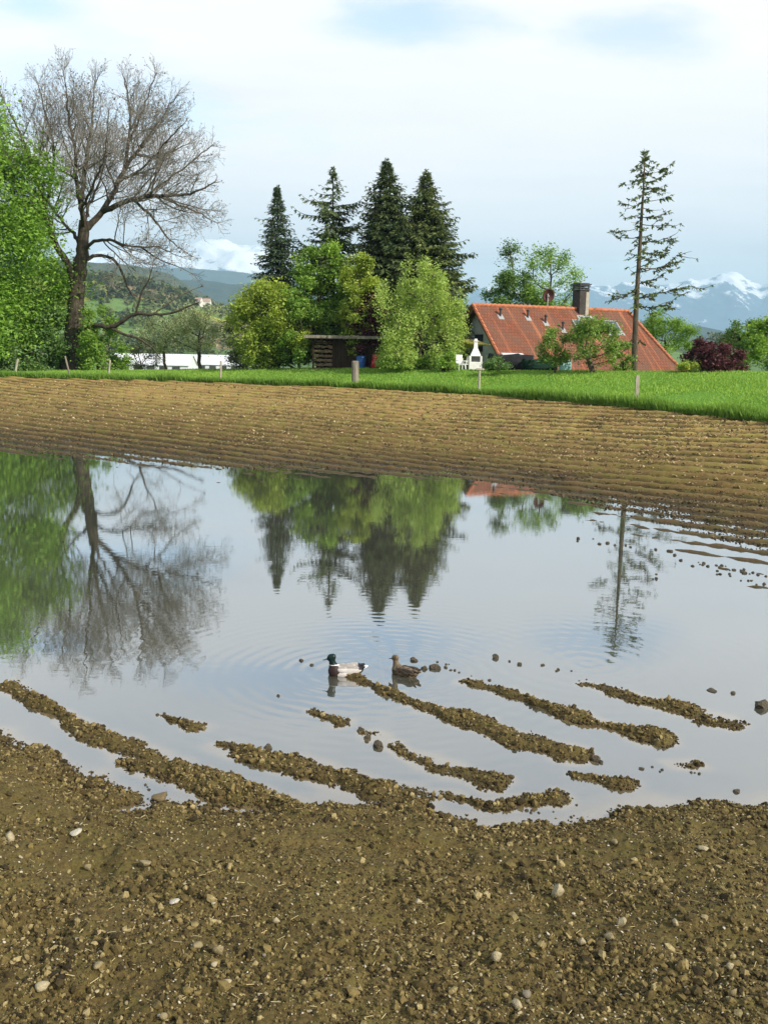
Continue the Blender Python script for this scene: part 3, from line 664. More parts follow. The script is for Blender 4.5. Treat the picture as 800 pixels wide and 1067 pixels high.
def spruce(name, label, px, base, d, top, hw, mat, seed, low=.06, droop=.35, dens=1.0, prof=.85, irr=.25, spray=.30, tri=1.0, tipup=.25, zbase=None, group=None, gap=0.0, wmin=.0, dbl=False):
    r = np.random.default_rng(seed); d = d * .82; P_ = at_d(px, base, d); zb = P_[2] if zbase is None else zbase; root = np.array([P_[0], P_[1], zb]); Pt = at_d(px, top, d); H = Pt[2] - zb; R = hw * d / FOC
    th = thing(name, label, 'tree', root, 0, group)
    kz = np.linspace(0, 1, 15); wob = np.cumsum(r.normal(0, .012, (15, 2)), 0) * H * .04; lean = np.array([Pt[0] - P_[0], 0])
    ax = np.stack([wob[:, 0] + lean[0] * kz, wob[:, 1], kz * H], 1); tr = (.011 * H + .05) * (1 - kz) ** .9 + .015
    sets = [tubes(ax[:-1], ax[1:], tr[:-1], tr[1:], 8)]
    def axis(z): return np.array([np.interp(z, ax[:, 2], ax[:, 0]), np.interp(z, ax[:, 2], ax[:, 1]), z])
    V = []; var = []; B0 = []; B1 = []; br = []
    z = low * H; lv = 0
    while z < H * .985:
        t = z / H; tt = (t - low) / (1 - low)
        Rl = R * (max(0, 1 - tt) ** prof) * (1 - .35 * math.exp(-tt * 14)) * min(1, .22 + (1 - tt) * 4.2) + .10 + wmin * R * (1 - tt)
        nb = int(round((4 + 4 * dens * (1 - .5 * tt)) * r.uniform(.8, 1.2))); a0 = r.uniform(0, 6.28)
        for k in range(nb):
            if r.random() < gap: continue
            a = a0 + k * math.tau / nb + r.normal(0, .18); L = Rl * (1 + irr * r.normal()) ; L = max(.15, L)
            if r.random() < .06: L *= 1.25
            h = np.array([math.cos(a), math.sin(a), 0]); o = axis(z + r.normal(0, .12)); m = max(4, int(L / .26)); s = np.linspace(0, 1, m)
            dr = droop * (1.2 - tt) * r.uniform(.6, 1.4); up0 = .25 * tt + .1
            zz = L * (up0 * s - (dr + up0) * s ** 1.6 + tipup * s ** 4)
            pts = o + h * (s * L)[:, None] + np.array([0, 0, 1]) * zz[:, None]
            B0.append(pts[:-1]); B1.append(pts[1:]); br.append((.012 + .012 * L) * (1 - .8 * s[:-1])); bv = r.uniform(.1, .9)
            side = np.array([-h[1], h[0], 0])
            for j in range(1, m):
                if s[j] < .12 * (1 - tt): continue
                w = spray * (.35 + 1.0 * (1 - s[j]) ** .6 + .25) * min(1.6, .55 + L * .25) * tri
                for sg in (-1, 1):
                    for q_ in range(2 if not dbl else 4):
                        tip = pts[j] + (side * sg * r.uniform(.55, 1.0) + h * r.uniform(.3, .8)) * w * r.uniform(.7, 1.25) + np.array([0, 0, -w * r.uniform(.05, .75)])
                        bw = w * r.uniform(.16, .32); mid = (pts[j] + tip) / 2; pv = np.array([r.normal(), r.normal(), r.normal() * .6]); pv /= np.linalg.norm(pv) + 1e-6
                        V += [pts[j], mid + pv * bw * .6, tip, mid - pv * bw * .6]; var.append(bv + r.normal(0, .2))
            V += [pts[-1] - h * .1 + side * .06, pts[-1] + h * spray * .8, pts[-1] - h * .1 - side * .06, pts[-1] - h * .12]; var.append(bv)
        z += (.30 + .22 * (1 - tt)) * r.uniform(.75, 1.3) / max(.6, dens) * max(.6, H / 22); lv += 1
    for _ in range(40):   # leader
        p = axis(H * r.uniform(.95, 1.0)); a = r.uniform(0, 6.28); q = p + np.array([math.cos(a) * .22, math.sin(a) * .22, .12]); V += [p, p + (q - p) * .5 + np.array([0, 0, .05]), q, p + (q - p) * .5 - np.array([0, 0, .05])]; var.append(.4)
    sets.append(tubes(np.concatenate(B0), np.concatenate(B1), np.concatenate(br), np.concatenate(br) * .8, 4))
    Vt, Ft = tube_set(sets); obj('trunk', mesh_np('trunk', Vt, [Ft], BARK_D, smooth=True), th)
    V = np.array(V); obj('crown', mesh_np('crown', V, [np.arange(len(V)).reshape(-1, 4)], mat, attrs={'var': ('FACE', np.clip(var, 0, 1))}), th)
    return th

# the big bare tree ------------------------------------------------
def bare_tree():
    d = 77.0; r = np.random.default_rng(77); root = at_d(78, 391, d); th = thing('bare_tree', 'huge leafless tree with a broad round crown of fine twigs behind the field', 'tree', root)
    limbs = [  # (px, py, depth offset m) polylines, parent given by the first point lying on an earlier limb
        [(78, 391, 0), (77, 365, 0), (78, 340, 0), (80, 315, 0), (82, 290, 0), (85, 268, 0), (87, 250, 0), (88, 232, 0)],
        [(88, 232, 0), (84, 212, .8), (88, 192, 1.2), (90, 170, 1.5), (94, 145, 2), (97, 120, 2.4), (98, 95, 2.6)],
        [(84, 212, .8), (81, 196, -1), (78, 180, -2), (80, 160, -3), (74, 135, -3.6), (70, 108, -4), (68, 85, -4.5)],
        [(80, 300, 0), (72, 276, -.6), (60, 258, -1.2), (52, 240, -1.6), (47, 218, -2), (41, 196, -2.4), (34, 172, -2.8), (26, 150, -3), (16, 128, -3.2), (6, 108, -3.5)],
        [(47, 218, -2), (54, 190, -.5), (57, 165, .5), (54, 140, 1.4), (46, 112, 2), (40, 88, 2.5)],
        [(88, 240, 0), (97, 232, .6), (108, 220, 1), (116, 205, 1.5), (124, 190, 2), (130, 176, 2.2), (142, 160, 2.6), (156, 146, 3), (168, 128, 3.2)],
        [(130, 176, 2.2), (134, 150, 3), (136, 126, 3.8), (134, 100, 4.2), (128, 78, 4.6)],
        [(108, 220, 1), (122, 214, -.4), (138, 208, -1.4), (154, 205, -2.2), (172, 204, -3), (192, 204, -3.4), (208, 198, -3.8), (224, 190, -4)],
        [(142, 160, 2.6), (160, 166, 4.5), (178, 158, 5.5), (196, 150, 6)],
        [(85, 262, 0), (100, 250, -1.4), (116, 250, -2.4), (130, 256, -3.2), (148, 258, -3.8), (166, 256, -4), (176, 262, -4.2)],
        [(84, 274, 0), (100, 266, 1.6), (114, 266, 2.6), (124, 275, 3.2), (130, 290, 3.4), (136, 304, 3.6)],
        [(138, 208, -1.4), (152, 218, -3), (164, 232, -4), (176, 250, -4.6), (190, 260, -5)],
        [(78, 350, 0), (88, 342, -1), (102, 338, -2), (118, 343, -2.8), (130, 332, -3.4), (142, 326, -3.8), (160, 328, -4.2), (182, 326, -4.6), (204, 316, -5)],
        [(118, 343, -2.8), (130, 349, -3.4), (146, 353, -4), (160, 362, -4.4), (166, 372, -4.6)],
        [(142, 326, -3.8), (146, 308, -4.4), (156, 292, -5), (160, 272, -5.4)],
        [(85, 256, 0), (78, 244, 3), (70, 236, 5), (58, 222, 7), (44, 200, 8.5), (30, 170, 9)],
        [(88, 236, 0), (92, 216, 4), (104, 190, 7), (112, 160, 8.5), (114, 130, 9)],
        [(88, 236, 0), (84, 220, -4), (96, 196, -7), (110, 164, -9), (112, 130, -9.5)],
        [(160, 328, -4.2), (176, 316, -3), (190, 306, -2), (206, 300, -2)],
        [(130, 176, 2.2), (146, 154, 1), (166, 126, -.6), (184, 100, -1.4)],
        [(150, 206, -2), (172, 190, -.4), (196, 172, 1), (220, 152, 1.8)],
        [(134, 150, 3), (146, 122, 1.6), (156, 96, .6), (162, 78, 0)],
        [(166, 204, -2.6), (188, 214, -1), (208, 222, .4), (226, 232, 1)],
        [(124, 190, 2), (146, 178, -3), (172, 150, -5), (194, 126, -6)],
        [(148, 258, -3.8), (164, 270, -2.4), (182, 276, -1.4), (198, 284, -.6)],
    ]
    # recursive side branches off the hand laid limbs
    LR = [(.80, .44), (.25, .05), (.20, .045), (.34, .05), (.17, .04), (.31, .05), (.17, .04), (.27, .05), (.15, .04), (.17, .045), (.19, .07), (.14, .04), (.26, .06), (.14, .05), (.10, .03), (.19, .05), (.17, .04), (.17, .04), (.07, .03), (.13, .04), (.12, .04), (.11, .035), (.11, .035), (.13, .04), (.08, .03)]
    P0 = []; P1 = []; Ra = []; Rb = []; ends = []; C0 = at_d(96, 210, d) - root; up3 = np.array([0, 0, 1.])
    def env(p):   # >1 outside the crown
        px_ = (p[0] - C0[0]) / (134 * d / FOC); dy_ = p[1] / 9.6; dz_ = p[2] - C0[2]; dz_ = dz_ / (147 * d / FOC) if dz_ > 0 else dz_ / (118 * d / FOC)
        return math.sqrt(px_ ** 2 + dy_ ** 2 + dz_ ** 2)
    def grow(p, dr, L, r0, lev, droop):
        n = max(2, int(L / (.42, .34, .28, .22)[lev])); st = L / n; pts = [p]; v = dr / np.linalg.norm(dr)
        for k in range(n):
            out = pts[-1] - np.array([0, 0, C0[2] - 4.5]); out /= np.linalg.norm(out) + 1e-6
            v = v + r.normal(0, (.09, .12, .15, .18)[lev], 3) + out * .03 + up3 * (.030 - droop * .10); v /= np.linalg.norm(v)
            pts.append(pts[-1] + v * st)
            if env(pts[-1]) > 1.02 + r.normal(0, .03): break
        n = len(pts) - 1; rs = r0 * (1 - .72 * np.linspace(0, 1, n + 1))
        for k in range(n): P0.append(pts[k]); P1.append(pts[k + 1]); Ra.append(rs[k]); Rb.append(rs[k + 1])
        if lev == 3: ends.append(pts[-1]); return
        step = (.50, .34, .24)[lev]; cum = .22 * L; sgn = 1
        while cum < n * st:
            k = min(n - 1, int(cum / st)); f = cum / L; dd = pts[k + 1] - pts[k]; dd /= np.linalg.norm(dd); a = np.cross(dd, r.normal(size=3)); a /= np.linalg.norm(a)
            ang = r.uniform(.5, .95); nd = dd * math.cos(ang) + a * math.sin(ang); nd[2] += .08
            Ln = ((.30 + .50 * (1 - f)) * L * r.uniform(.6, 1.1)); Ln = min(max(Ln, .35), (9, 2.9, 1.1)[lev]); grow(pts[k] + (pts[k + 1] - pts[k]) * r.random(), nd, Ln, max(.011, min(rs[k] * .62, .009 + .013 * Ln)), lev + 1, droop); cum += step * r.uniform(.7, 1.3)
        ends.append(pts[-1])
    for li, L in enumerate(limbs):
        K = np.array([at_d(a, b, d + c * .75) - root for a, b, c in L]); seg = np.linalg.norm(np.diff(K, axis=0), axis=1); s = np.concatenate([[0], np.cumsum(seg)]); S = np.linspace(0, s[-1], max(3, int(s[-1] / .4))); Q = np.stack([np.interp(S, s, K[:, i]) for i in range(3)], 1)
        for _ in range(2): Q[1:-1] = (Q[:-2] + 2 * Q[1:-1] + Q[2:]) / 4
        Q[1:-1] += r.normal(0, .035, Q[1:-1].shape); ra, rb = LR[li]; ra, rb = (ra * (.86 if li else 1), rb * .86); rs = rb + (ra - rb) * (1 - S / s[-1]) ** .9
        if li == 0: rs = rs * (1 + .5 * np.exp(-S / .9))
        for k in range(len(Q) - 1): P0.append(Q[k]); P1.append(Q[k + 1]); Ra.append(rs[k]); Rb.append(rs[k + 1])
        if li == 0:
            continue
        low = li in (12, 13, 14, 18, 10, 24); f = .30 if li not in (12,) else .42; tot = s[-1]; k = 0; cum = f * tot
        while cum < tot:
            i = min(len(Q) - 2, int(cum / tot * (len(Q) - 1))); dd = Q[i + 1] - Q[i]; dd /= np.linalg.norm(dd); a = np.cross(dd, r.normal(size=3)); a /= np.linalg.norm(a); a[1] *= .75; a /= np.linalg.norm(a); ang = r.uniform(.6, 1.1); nd = dd * math.cos(ang) + a * math.sin(ang) + np.array([0, 0, .12 if not low else .08])
            g = cum / tot; Ln = min(max(tot * .55 * (1.3 - g) * r.uniform(.6, 1.2), 1.6), 5.6) * (.72 if low else 1); grow(Q[i], nd, Ln, min(rs[i] * .5, .015 + .0125 * Ln), 0 if Ln > 2.6 else 1, .5 if low else 0); cum += r.uniform(.34, .66) * (1.9 if low else 1.8 if li in (4, 15, 16, 17) else 1.0)
        for _ in range(4): dd = Q[-1] - Q[-3]; dd /= np.linalg.norm(dd); grow(Q[-1], dd + r.normal(0, .35, 3), r.uniform(1.2, 2.4) * (.7 if low else 1), rs[-1] * .8, 1, .5 if low else 0)
    P0 = np.array(P0); P1 = np.array(P1); Ra = np.array(Ra); Rb = np.array(Rb); print('bare tree segments', len(P0))
    big = Ra > .065; med = (Ra <= .065) & (Ra > .04); fine = Ra <= .04
    V, F = tubes(P0[big], P1[big], Ra[big], Rb[big], 10); obj('trunk', mesh_np('trunk', V, [F], BARK_B, smooth=True), th)
    V, F = tubes(P0[med], P1[med], Ra[med], Rb[med], 5); obj('crown', mesh_np('crown', V, [F], BARK_B, smooth=True), th)
    V, F = tubes(P0[fine], P1[fine], np.maximum(Ra[fine], .009), np.maximum(Rb[fine], .007), 3); obj('twigs', mesh_np('twigs', V, [F], TWIG), th)
    E = np.array(ends); E = E[r.random(len(E)) < .35]; V, F, v = leaves(E + r.normal(0, .03, E.shape), .07, 4, 1.6, 0); obj('seed_clusters', mesh_np('seed_clusters', V, [F], SEED), th)
bare_tree()

# conifers
GS = 'tall spruces behind the shed'
spruce('spruce_tree', 'narrow pointed bluish spruce, first from the left of the four tall ones', 289, 384, 88, 194, 34, NEEDLE_B, 11, dens=1.5, prof=.66, droop=.55, irr=.14, spray=.30, group=GS, dbl=True)
spruce('spruce_tree', 'open ragged spruce with long uneven branches between the narrow spruce and the darkest one', 347, 384, 88, 174, 50, NEEDLE, 12, dens=.85, prof=.66, droop=.25, irr=.42, spray=.36, gap=.24, tipup=.35, group=GS, dbl=True)
spruce('spruce_tree', 'tallest and darkest spruce, a dense column right above the shed', 402, 384, 86, 166, 44, NEEDLE, 13, dens=1.6, prof=.50, droop=.45, irr=.16, spray=.36, group=GS, dbl=True)
spruce('spruce_tree', 'broad cone shaped olive tinged spruce nearest the house', 444, 384, 87, 177, 55, NEEDLE_O, 14, dens=1.6, prof=.64, droop=.4, irr=.20, spray=.36, group=GS, dbl=True)

def thin_spruce():
    d = 57.0; r = np.random.default_rng(19); root = at_d(660.5, 389.5, d); th = thing('thin_spruce', 'tall thin sparse spruce with a bare lower trunk before the tiled roof', 'tree', root)
    ax = np.array([at_d(*p, d) - root for p in ((660.5, 389.5), (661, 360), (662, 330), (663.5, 300), (665.5, 270), (667, 245), (668, 225), (669.5, 205), (670.5, 185), (672, 158))])
    rr = np.linspace(.19, .025, len(ax)); sets = [tubes(ax[:-1], ax[1:], rr[:-1], rr[1:], 9)]
    B = [  # side, start row, reach px, row change at the tip, foliage weight
        (-1, 165, 8, 6, 1), (1, 164, 9, 8, 1), (-1, 170, 14, 6, 1), (1, 171, 16, 6, 1), (1, 176, 12, 8, .9), (-1, 178, 10, 10, .9), (1, 182, 22, -4, .9), (-1, 186, 8, 4, .9), (-1, 190, 20, 2, .7), (1, 190, 24, -10, .9), (1, 193, 18, 2, .8),
        (1, 202, 28, -8, .9), (-1, 203, 12, 6, .5), (-1, 210, 24, -2, .9), (1, 210, 20, -4, .9), (-1, 222, 20, 6, .35), (1, 216, 18, 4, .7), (-1, 228, 14, 4, .6), (1, 226, 30, -4, 1), (-1, 236, 20, 4, .9), (1, 234, 26, 0, .7), (-1, 246, 24, -2, .45),
        (1, 246, 20, 4, 1), (1, 252, 36, -8, .9), (-1, 252, 10, 8, .7), (1, 262, 30, -2, .9), (-1, 264, 14, 6, .9), (1, 266, 18, 4, 1), (-1, 266, 12, -2, 1), (1, 280, 46, -18, .7), (1, 283, 38, -8, .6), (-1, 276, 8, 4, .6), (1, 291, 16, 6, 1), (1, 296, 40, -16, .4),
        (-1, 298, 26, 10, 1), (-1, 302, 22, 6, 1), (1, 305, 20, 6, 1), (1, 312, 50, -10, .8), (1, 316, 46, -2, .8), (1, 318, 16, 6, .9), (-1, 322, 8, 6, .4), (1, 345, 12, 10, .4), (-1, 356, 22, 14, .4), (-1, 372, 26, 12, .12), (1, 352, 10, 6, .3)]
    zr = [at_d(665, y, d)[2] - root[2] for y in range(150, 400)]
    V = []; var = []; B0 = []; B1 = []; br = []
    def branch(o, h, L, dz, wt, mult):
        m = max(5, int(L / .16)); s = np.linspace(0, 1, m); wb = np.cumsum(r.normal(0, .025, (m, 3)), 0); pts = o + h * (s * L)[:, None] + np.array([0, 0, 1.]) * (dz * s - r.uniform(-.02, .14) * L * np.sin(s * math.pi))[:, None] + wb
        B0.append(pts[:-1]); B1.append(pts[1:]); br.append((.014 + .010 * L) * (1 - .75 * s[:-1])); side = np.array([-h[1], h[0], 0])
        for j in range(1, m):
            cl = math.sin(j * 1.1 + L * 7) * .5 + .5
            if r.random() > wt * (.45 + .65 * cl): continue
            for q_ in range(11):
                w = r.uniform(.12, .36) * mult; sg = r.choice([-1, 1]); tip = pts[j] + side * sg * w * r.uniform(.1, 1) + h * w * r.uniform(-.2, .8) + np.array([0, 0, w * r.uniform(-.75, .30)])
                pv = r.normal(size=3); pv /= np.linalg.norm(pv); mid = (pts[j] + tip) / 2; bw = w * .19; V.extend([pts[j], mid + pv * bw, tip, mid - pv * bw]); var.append(r.random() * .8 + .2 * cl)
        return pts
    for sd, row, reach, dr, wt in B:
        z = zr[row - 150]; o = np.array([np.interp(z, ax[:, 2], ax[:, 0]), 0, z]); L = reach * d / FOC; L *= r.uniform(.85, 1.1); a = r.uniform(-.5, .5)
        h = np.array([sd * math.cos(a), math.sin(a), 0]); dz = -dr * d / FOC; pts = branch(o, h, L, dz, wt, 1.0)
        if L > .8:
            for q in range(int(L / .35)):
                k = r.integers(len(pts) // 4, len(pts)); b = a + r.choice([-1, 1]) * r.uniform(.4, .9); branch(pts[k], np.array([sd * math.cos(b), math.sin(b), 0]), L * r.uniform(.2, .45), dz * .2 + r.normal(0, .18), wt * .9, .85)
        a2 = r.uniform(.9, 2.2) * r.choice([-1, 1]); branch(o, np.array([math.cos(a2), math.sin(a2), 0]), L * .7, dz * .6, wt * .8, .9)
    for _ in range(60):
        z = ax[-1][2] * r.uniform(.955, 1); p = np.array([np.interp(z, ax[:, 2], ax[:, 0]), 0, z]); a = r.uniform(0, 6.28); w = r.uniform(.15, .35); q = p + np.array([math.cos(a) * w, math.sin(a) * w, w * .5]); V.extend([p, (p + q) / 2 + (0, 0, .04), q, (p + q) / 2 - (0, 0, .04)]); var.append(r.random())
    sets.append(tubes(np.concatenate(B0), np.concatenate(B1), np.concatenate(br), np.concatenate(br) * .8, 4)); Vt, Ft = tube_set(sets)
    obj('trunk', mesh_np('trunk', Vt, [Ft], BARK, smooth=True), th); V = np.array(V); obj('crown', mesh_np('crown', V, [np.arange(len(V)).reshape(-1, 4)], NEEDLE_O, attrs={'var': ('FACE', np.clip(var, 0, 1))}), th)
thin_spruce()

# broadleaf trees and shrubs
leafy('maple_tree', 'large dense bright green leafy tree at the left edge, overlapping the bare tree', 'tree', -34, 392, 97, 104, 84, 372, LEAF_MAPLE, .30, 56000, 31, 1100, shape='oval', trunk_r=.5, spread=.75)
leafy('bush', 'dark green shrub filling the foot of the leafy tree beside the bare trunk', 'bush', 28, 391, 101, 300, 44, 388, LEAF_MID, .30, 7000, 32, 240, shape='bush')
leafy('bush', 'green hazel like shrub just right of the bare tree trunk', 'bush', 104, 391, 100, 318, 27, 388, LEAF_SPRING, .24, 4200, 33, 180, shape='bush', open_=.3, stems=3)
leafy('bush', 'low grey leafless looking shrub in front of the white greenhouse', 'bush', 150, 390, 108, 345, 18, 388, LEAF_OLIVE, .15, 1500, 34, 160, shape='bush', stems=3)
leafy('apple_tree', 'small blossoming apple tree with a bare stem in front of the white greenhouse', 'tree', 208, 389, 101, 315, 33, 366, LEAF_APPLE, .17, 3600, 35, 320, shape='oval', trunk_r=.16, spread=.6)
leafy('apple_tree', 'sparser blossoming fruit tree between the bare tree and the small apple tree', 'tree', 172, 389, 106, 322, 26, 368, LEAF_APPLE, .16, 2100, 36, 260, shape='oval', trunk_r=.13)
leafy('bush', 'grey green loose bush at the left foot of the narrow spruce', 'bush', 256, 387, 92, 312, 22, 384, LEAF_OLIVE, .18, 2600, 37, 220, shape='bush', stems=3)
leafy('garden_tree', 'yellow green bushy tree in front of the narrow spruce', 'tree', 284, 386, 84, 292, 42, 378, LEAF_YELLOW, .22, 9500, 38, 420, shape='oval', trunk_r=.13, stems=2)
leafy('garden_tree', 'fresh green tree with a lobed crown left of the shed, below the ragged spruce', 'tree', 333, 385, 85, 248, 34, 372, LEAF_SPRING, .23, 9000, 39, 420, shape='column', trunk_r=.2)
leafy('garden_tree', 'short bright green tree between the yellow green tree and the shed', 'tree', 312, 385, 82, 300, 22, 380, LEAF_SPRING, .2, 3600, 40, 200, shape='oval', trunk_r=.1)
leafy('garden_tree', 'yellowish poplar like tree rising behind the middle of the shed', 'tree', 374, 385, 81, 262, 22, 372, LEAF_YELLOW, .22, 4800, 41, 300, shape='column', trunk_r=.15)
leafy('bush', 'dark copper red shrub rising behind the shed roof', 'bush', 387, 385, 80.5, 302, 19, 382, LEAF_RED, .2, 4200, 42, 200, shape='oval', stems=2)
leafy('birch_tree', 'drooping pale green birch covering the right end of the shed', 'tree', 438, 386, 76, 264, 45, 376, LEAF_LIME, .17, 12500, 43, 560, shape='weep', trunk_r=.16, spread=.6)
leafy('bush', 'low green hedge plant under the drooping birch', 'bush', 424, 387, 75, 368, 28, 386, LEAF_SPRING, .16, 1500, 44, 90, shape='bush', stems=3)
leafy('garden_tree', 'dark leaved pointed tree behind the left half of the tiled roof', 'tree', 533, 375, 106, 237, 33, 345, LEAF_MID, .23, 5200, 45, 330, shape='cone', trunk_r=.2, spread=.5)
leafy('garden_tree', 'airy green round topped tree behind the satellite dish', 'tree', 572, 375, 106, 254, 32, 345, LEAF_SPRING, .2, 4600, 46, 330, shape='oval', trunk_r=.16, spread=.55)
leafy('garden_tree', 'young yellow green tree in front of the roof, right of its middle', 'tree', 620, 389, 66, 327, 27, 380, LEAF_BLOSSOM, .15, 2600, 47, 300, shape='oval', trunk_r=.09, stems=2)
leafy('garden_tree', 'slender flecked bush in front of the roof, left of the young yellow green tree', 'tree', 578, 389, 67, 340, 17, 380, LEAF_BLOSSOM, .15, 1300, 48, 180, shape='oval', trunk_r=.07, stems=2)
leafy('garden_tree', 'flat green spreading shrub tree over the right end of the roof', 'tree', 692, 384, 100, 324, 26, 366, LEAF_SPRING, .2, 3200, 49, 260, shape='oval', trunk_r=.15)
leafy('bush', 'small leafy shoot against the roof at the foot of the thin spruce', 'bush', 648, 389, 67, 350, 12, 386, LEAF_BLOSSOM, .14, 700, 50, 100, shape='bush', stems=2)
leafy('bush', 'copper red bush right of the house, left one of the two', 'bush', 730, 389, 66, 352, 18, 387, LEAF_RED, .16, 2600, 51, 160, shape='bush', stems=3)
leafy('bush', 'wider copper red bush right of the house, in front of the green trees', 'bush', 750, 389.5, 63, 357, 23, 388, LEAF_RED, .16, 3300, 52, 180, shape='bush', stems=3)
leafy('garden_tree', 'green loose tree behind the wider copper red bush', 'tree', 772, 390, 72, 334, 22, 384, LEAF_MID, .18, 2900, 53, 220, shape='oval', trunk_r=.12)
leafy('garden_tree', 'fresh green leafy tree cut by the right edge of the picture', 'tree', 803, 391, 68, 333, 27, 386, LEAF_SPRING, .18, 4200, 54, 260, shape='oval', trunk_r=.14)
leafy('bush', 'yellow green low bush at the right lower corner of the roof', 'bush', 716, 389, 63, 374, 12, 388, LEAF_YELLOW, .14, 700, 55, 80, shape='bush', stems=3)
leafy('bush', 'dark clipped looking shrub beside the white garden fireplace', 'bush', 518, 387, 68, 372, 15, 386, LEAF_MID, .15, 900, 56, 90, shape='bush', stems=3)
leafy('bush', 'low bush at the left corner of the house wall', 'bush', 466, 386, 72, 366, 12, 386, LEAF_SPRING, .15, 900, 57, 90, shape='bush', stems=3)

# ------------------------------------------------------------------ shed
WOOD_D = bark_mat('dark_brown_boards', (.022, .015, .010), (.055, .038, .024), 1.2)
WOOD_G = bark_mat('weathered_grey_wood', (.12, .10, .075), (.30, .27, .21), 2)
WOOD_P = bark_mat('pale_post_wood', (.26, .23, .17), (.48, .44, .34), 3)
LOG = simple('split_logs', (.16, .11, .06), .9, .5, 5)
TAR = simple('roofing_felt', (.09, .085, .08), .85, .3, 3)
RED = simple('red_tarpaulin', (.40, .018, .020), .45, .25, 2, .4, .5, .06)
BLUE = simple('blue_plastic', (.03, .10, .30), .4, .15, 2)
d = 67.; c0 = at_d(328, 386, d); c1 = at_d(402, 386, d); sh = thing('shed', 'low dark brown wooden garden shed with a flat roof under the trees', 'shed', ((c0[0] + c1[0]) / 2, d, c0[2]), -.05)
W = c1[0] - c0[0]; Hs = at_d(328, 351, d)[2] - c0[2]
mb = MB()
nb = 26
for k in range(nb):
    x = -W / 2 + W * .30 + (k + .5) * W * .70 / nb; mb.box((x, -1.5 + .008 * ((k * 7) % 3), Hs / 2 - .05), (W * .70 / nb - .012, .03, Hs - .1))
mb.box((0, 1.5, Hs / 2), (W, .06, Hs)); mb.box((W / 2, 0, Hs / 2), (.06, 3, Hs - .1)); mb.box((-W / 2 + W * .30, 0, Hs / 2), (.05, 2.9, Hs - .1)); mb.build('wall', WOOD_D, sh)
mb = MB().box((0, -.15, Hs + .06), (W + .9, 3.9, .10), 0, .03); mb.build('roof', TAR, sh)
mb = MB().box((0, -2.1, Hs + .0), (W + .94, .035, .2)); mb.build('fascia_board', WOOD_G, sh)
for x in (-W / 2 + .06, -W / 2 + W * .29): MB().box((x, -1.5, Hs / 2), (.12, .12, Hs)).build('post', WOOD_D, sh)
wr = thing('firewood_stack', 'stack of split firewood in the open left bay of the shed', 'firewood', (sh.location[0] - W / 2 + W * .145, d - .9, c0[2])); r = random.Random(3)
mb = MB()
for i in range(8):
    for j in range(9):
        mb.bar((-W * .12 + j * W * .03 + r.uniform(-.03, .03), -.45 + r.uniform(-.06, .06), .12 + i * .30 + r.uniform(-.03, .03)), (-W * .12 + j * W * .03, .5, .12 + i * .30), r.uniform(.09, .14), None, 5)
mb.build('logs', LOG, wr)
mb = MB()
for i in range(2): mb.box((0, -.5, .0 + i * 1.9), (W * .27, .05, .05))
mb.build('rail', WOOD_D, wr)
def lumpy(name, c, sz, mat, seed, parent=None):
    rr = np.random.default_rng(seed); bm = bmesh.new(); bmesh.ops.create_cube(bm, size=1); bmesh.ops.subdivide_edges(bm, edges=bm.edges[:], cuts=5, use_grid_fill=True)
    for v in bm.verts:
        v.co.x *= sz[0]; v.co.y *= sz[1]; v.co.z *= sz[2] * (1 + .12 * math.sin(v.co.x * 4) * (v.co.z > 0)); v.co += Vector(rr.normal(0, .035, 3))
        if v.co.z < 0: v.co.x *= 1.08; v.co.y *= 1.08
    me = bpy.data.meshes.new(name); bm.to_mesh(me); bm.free(); me.materials.append(mat); me.polygons.foreach_set('use_smooth', np.ones(len(me.polygons), bool)); return obj(name, me, parent, c)
p = at_d(398, 384, 64.6); tp = thing('tarp_pile', 'bright red tarpaulin over a heap at the right end of the shed', 'tarp', (p[0], p[1], p[2]))
lumpy('tarp', (0, 0, .45), (1.25, 1.0, .95), RED, 4, tp)
p = at_d(376, 383.5, 65); br_ = thing('water_barrel', 'blue plastic barrel in front of the shed beside the thick wooden post', 'barrel', p)
MB().lathe((0, 0, 0), [(.27, 0), (.31, .04), (.33, .3), (.32, .34), (.335, .38), (.33, .66), (.30, .74)], 18).build('body', BLUE, br_, smooth=False)
MB().lathe((0, 0, .745), [(.305, 0), (.315, .03), (.29, .06)], 18).build('lid', BLUE, br_)

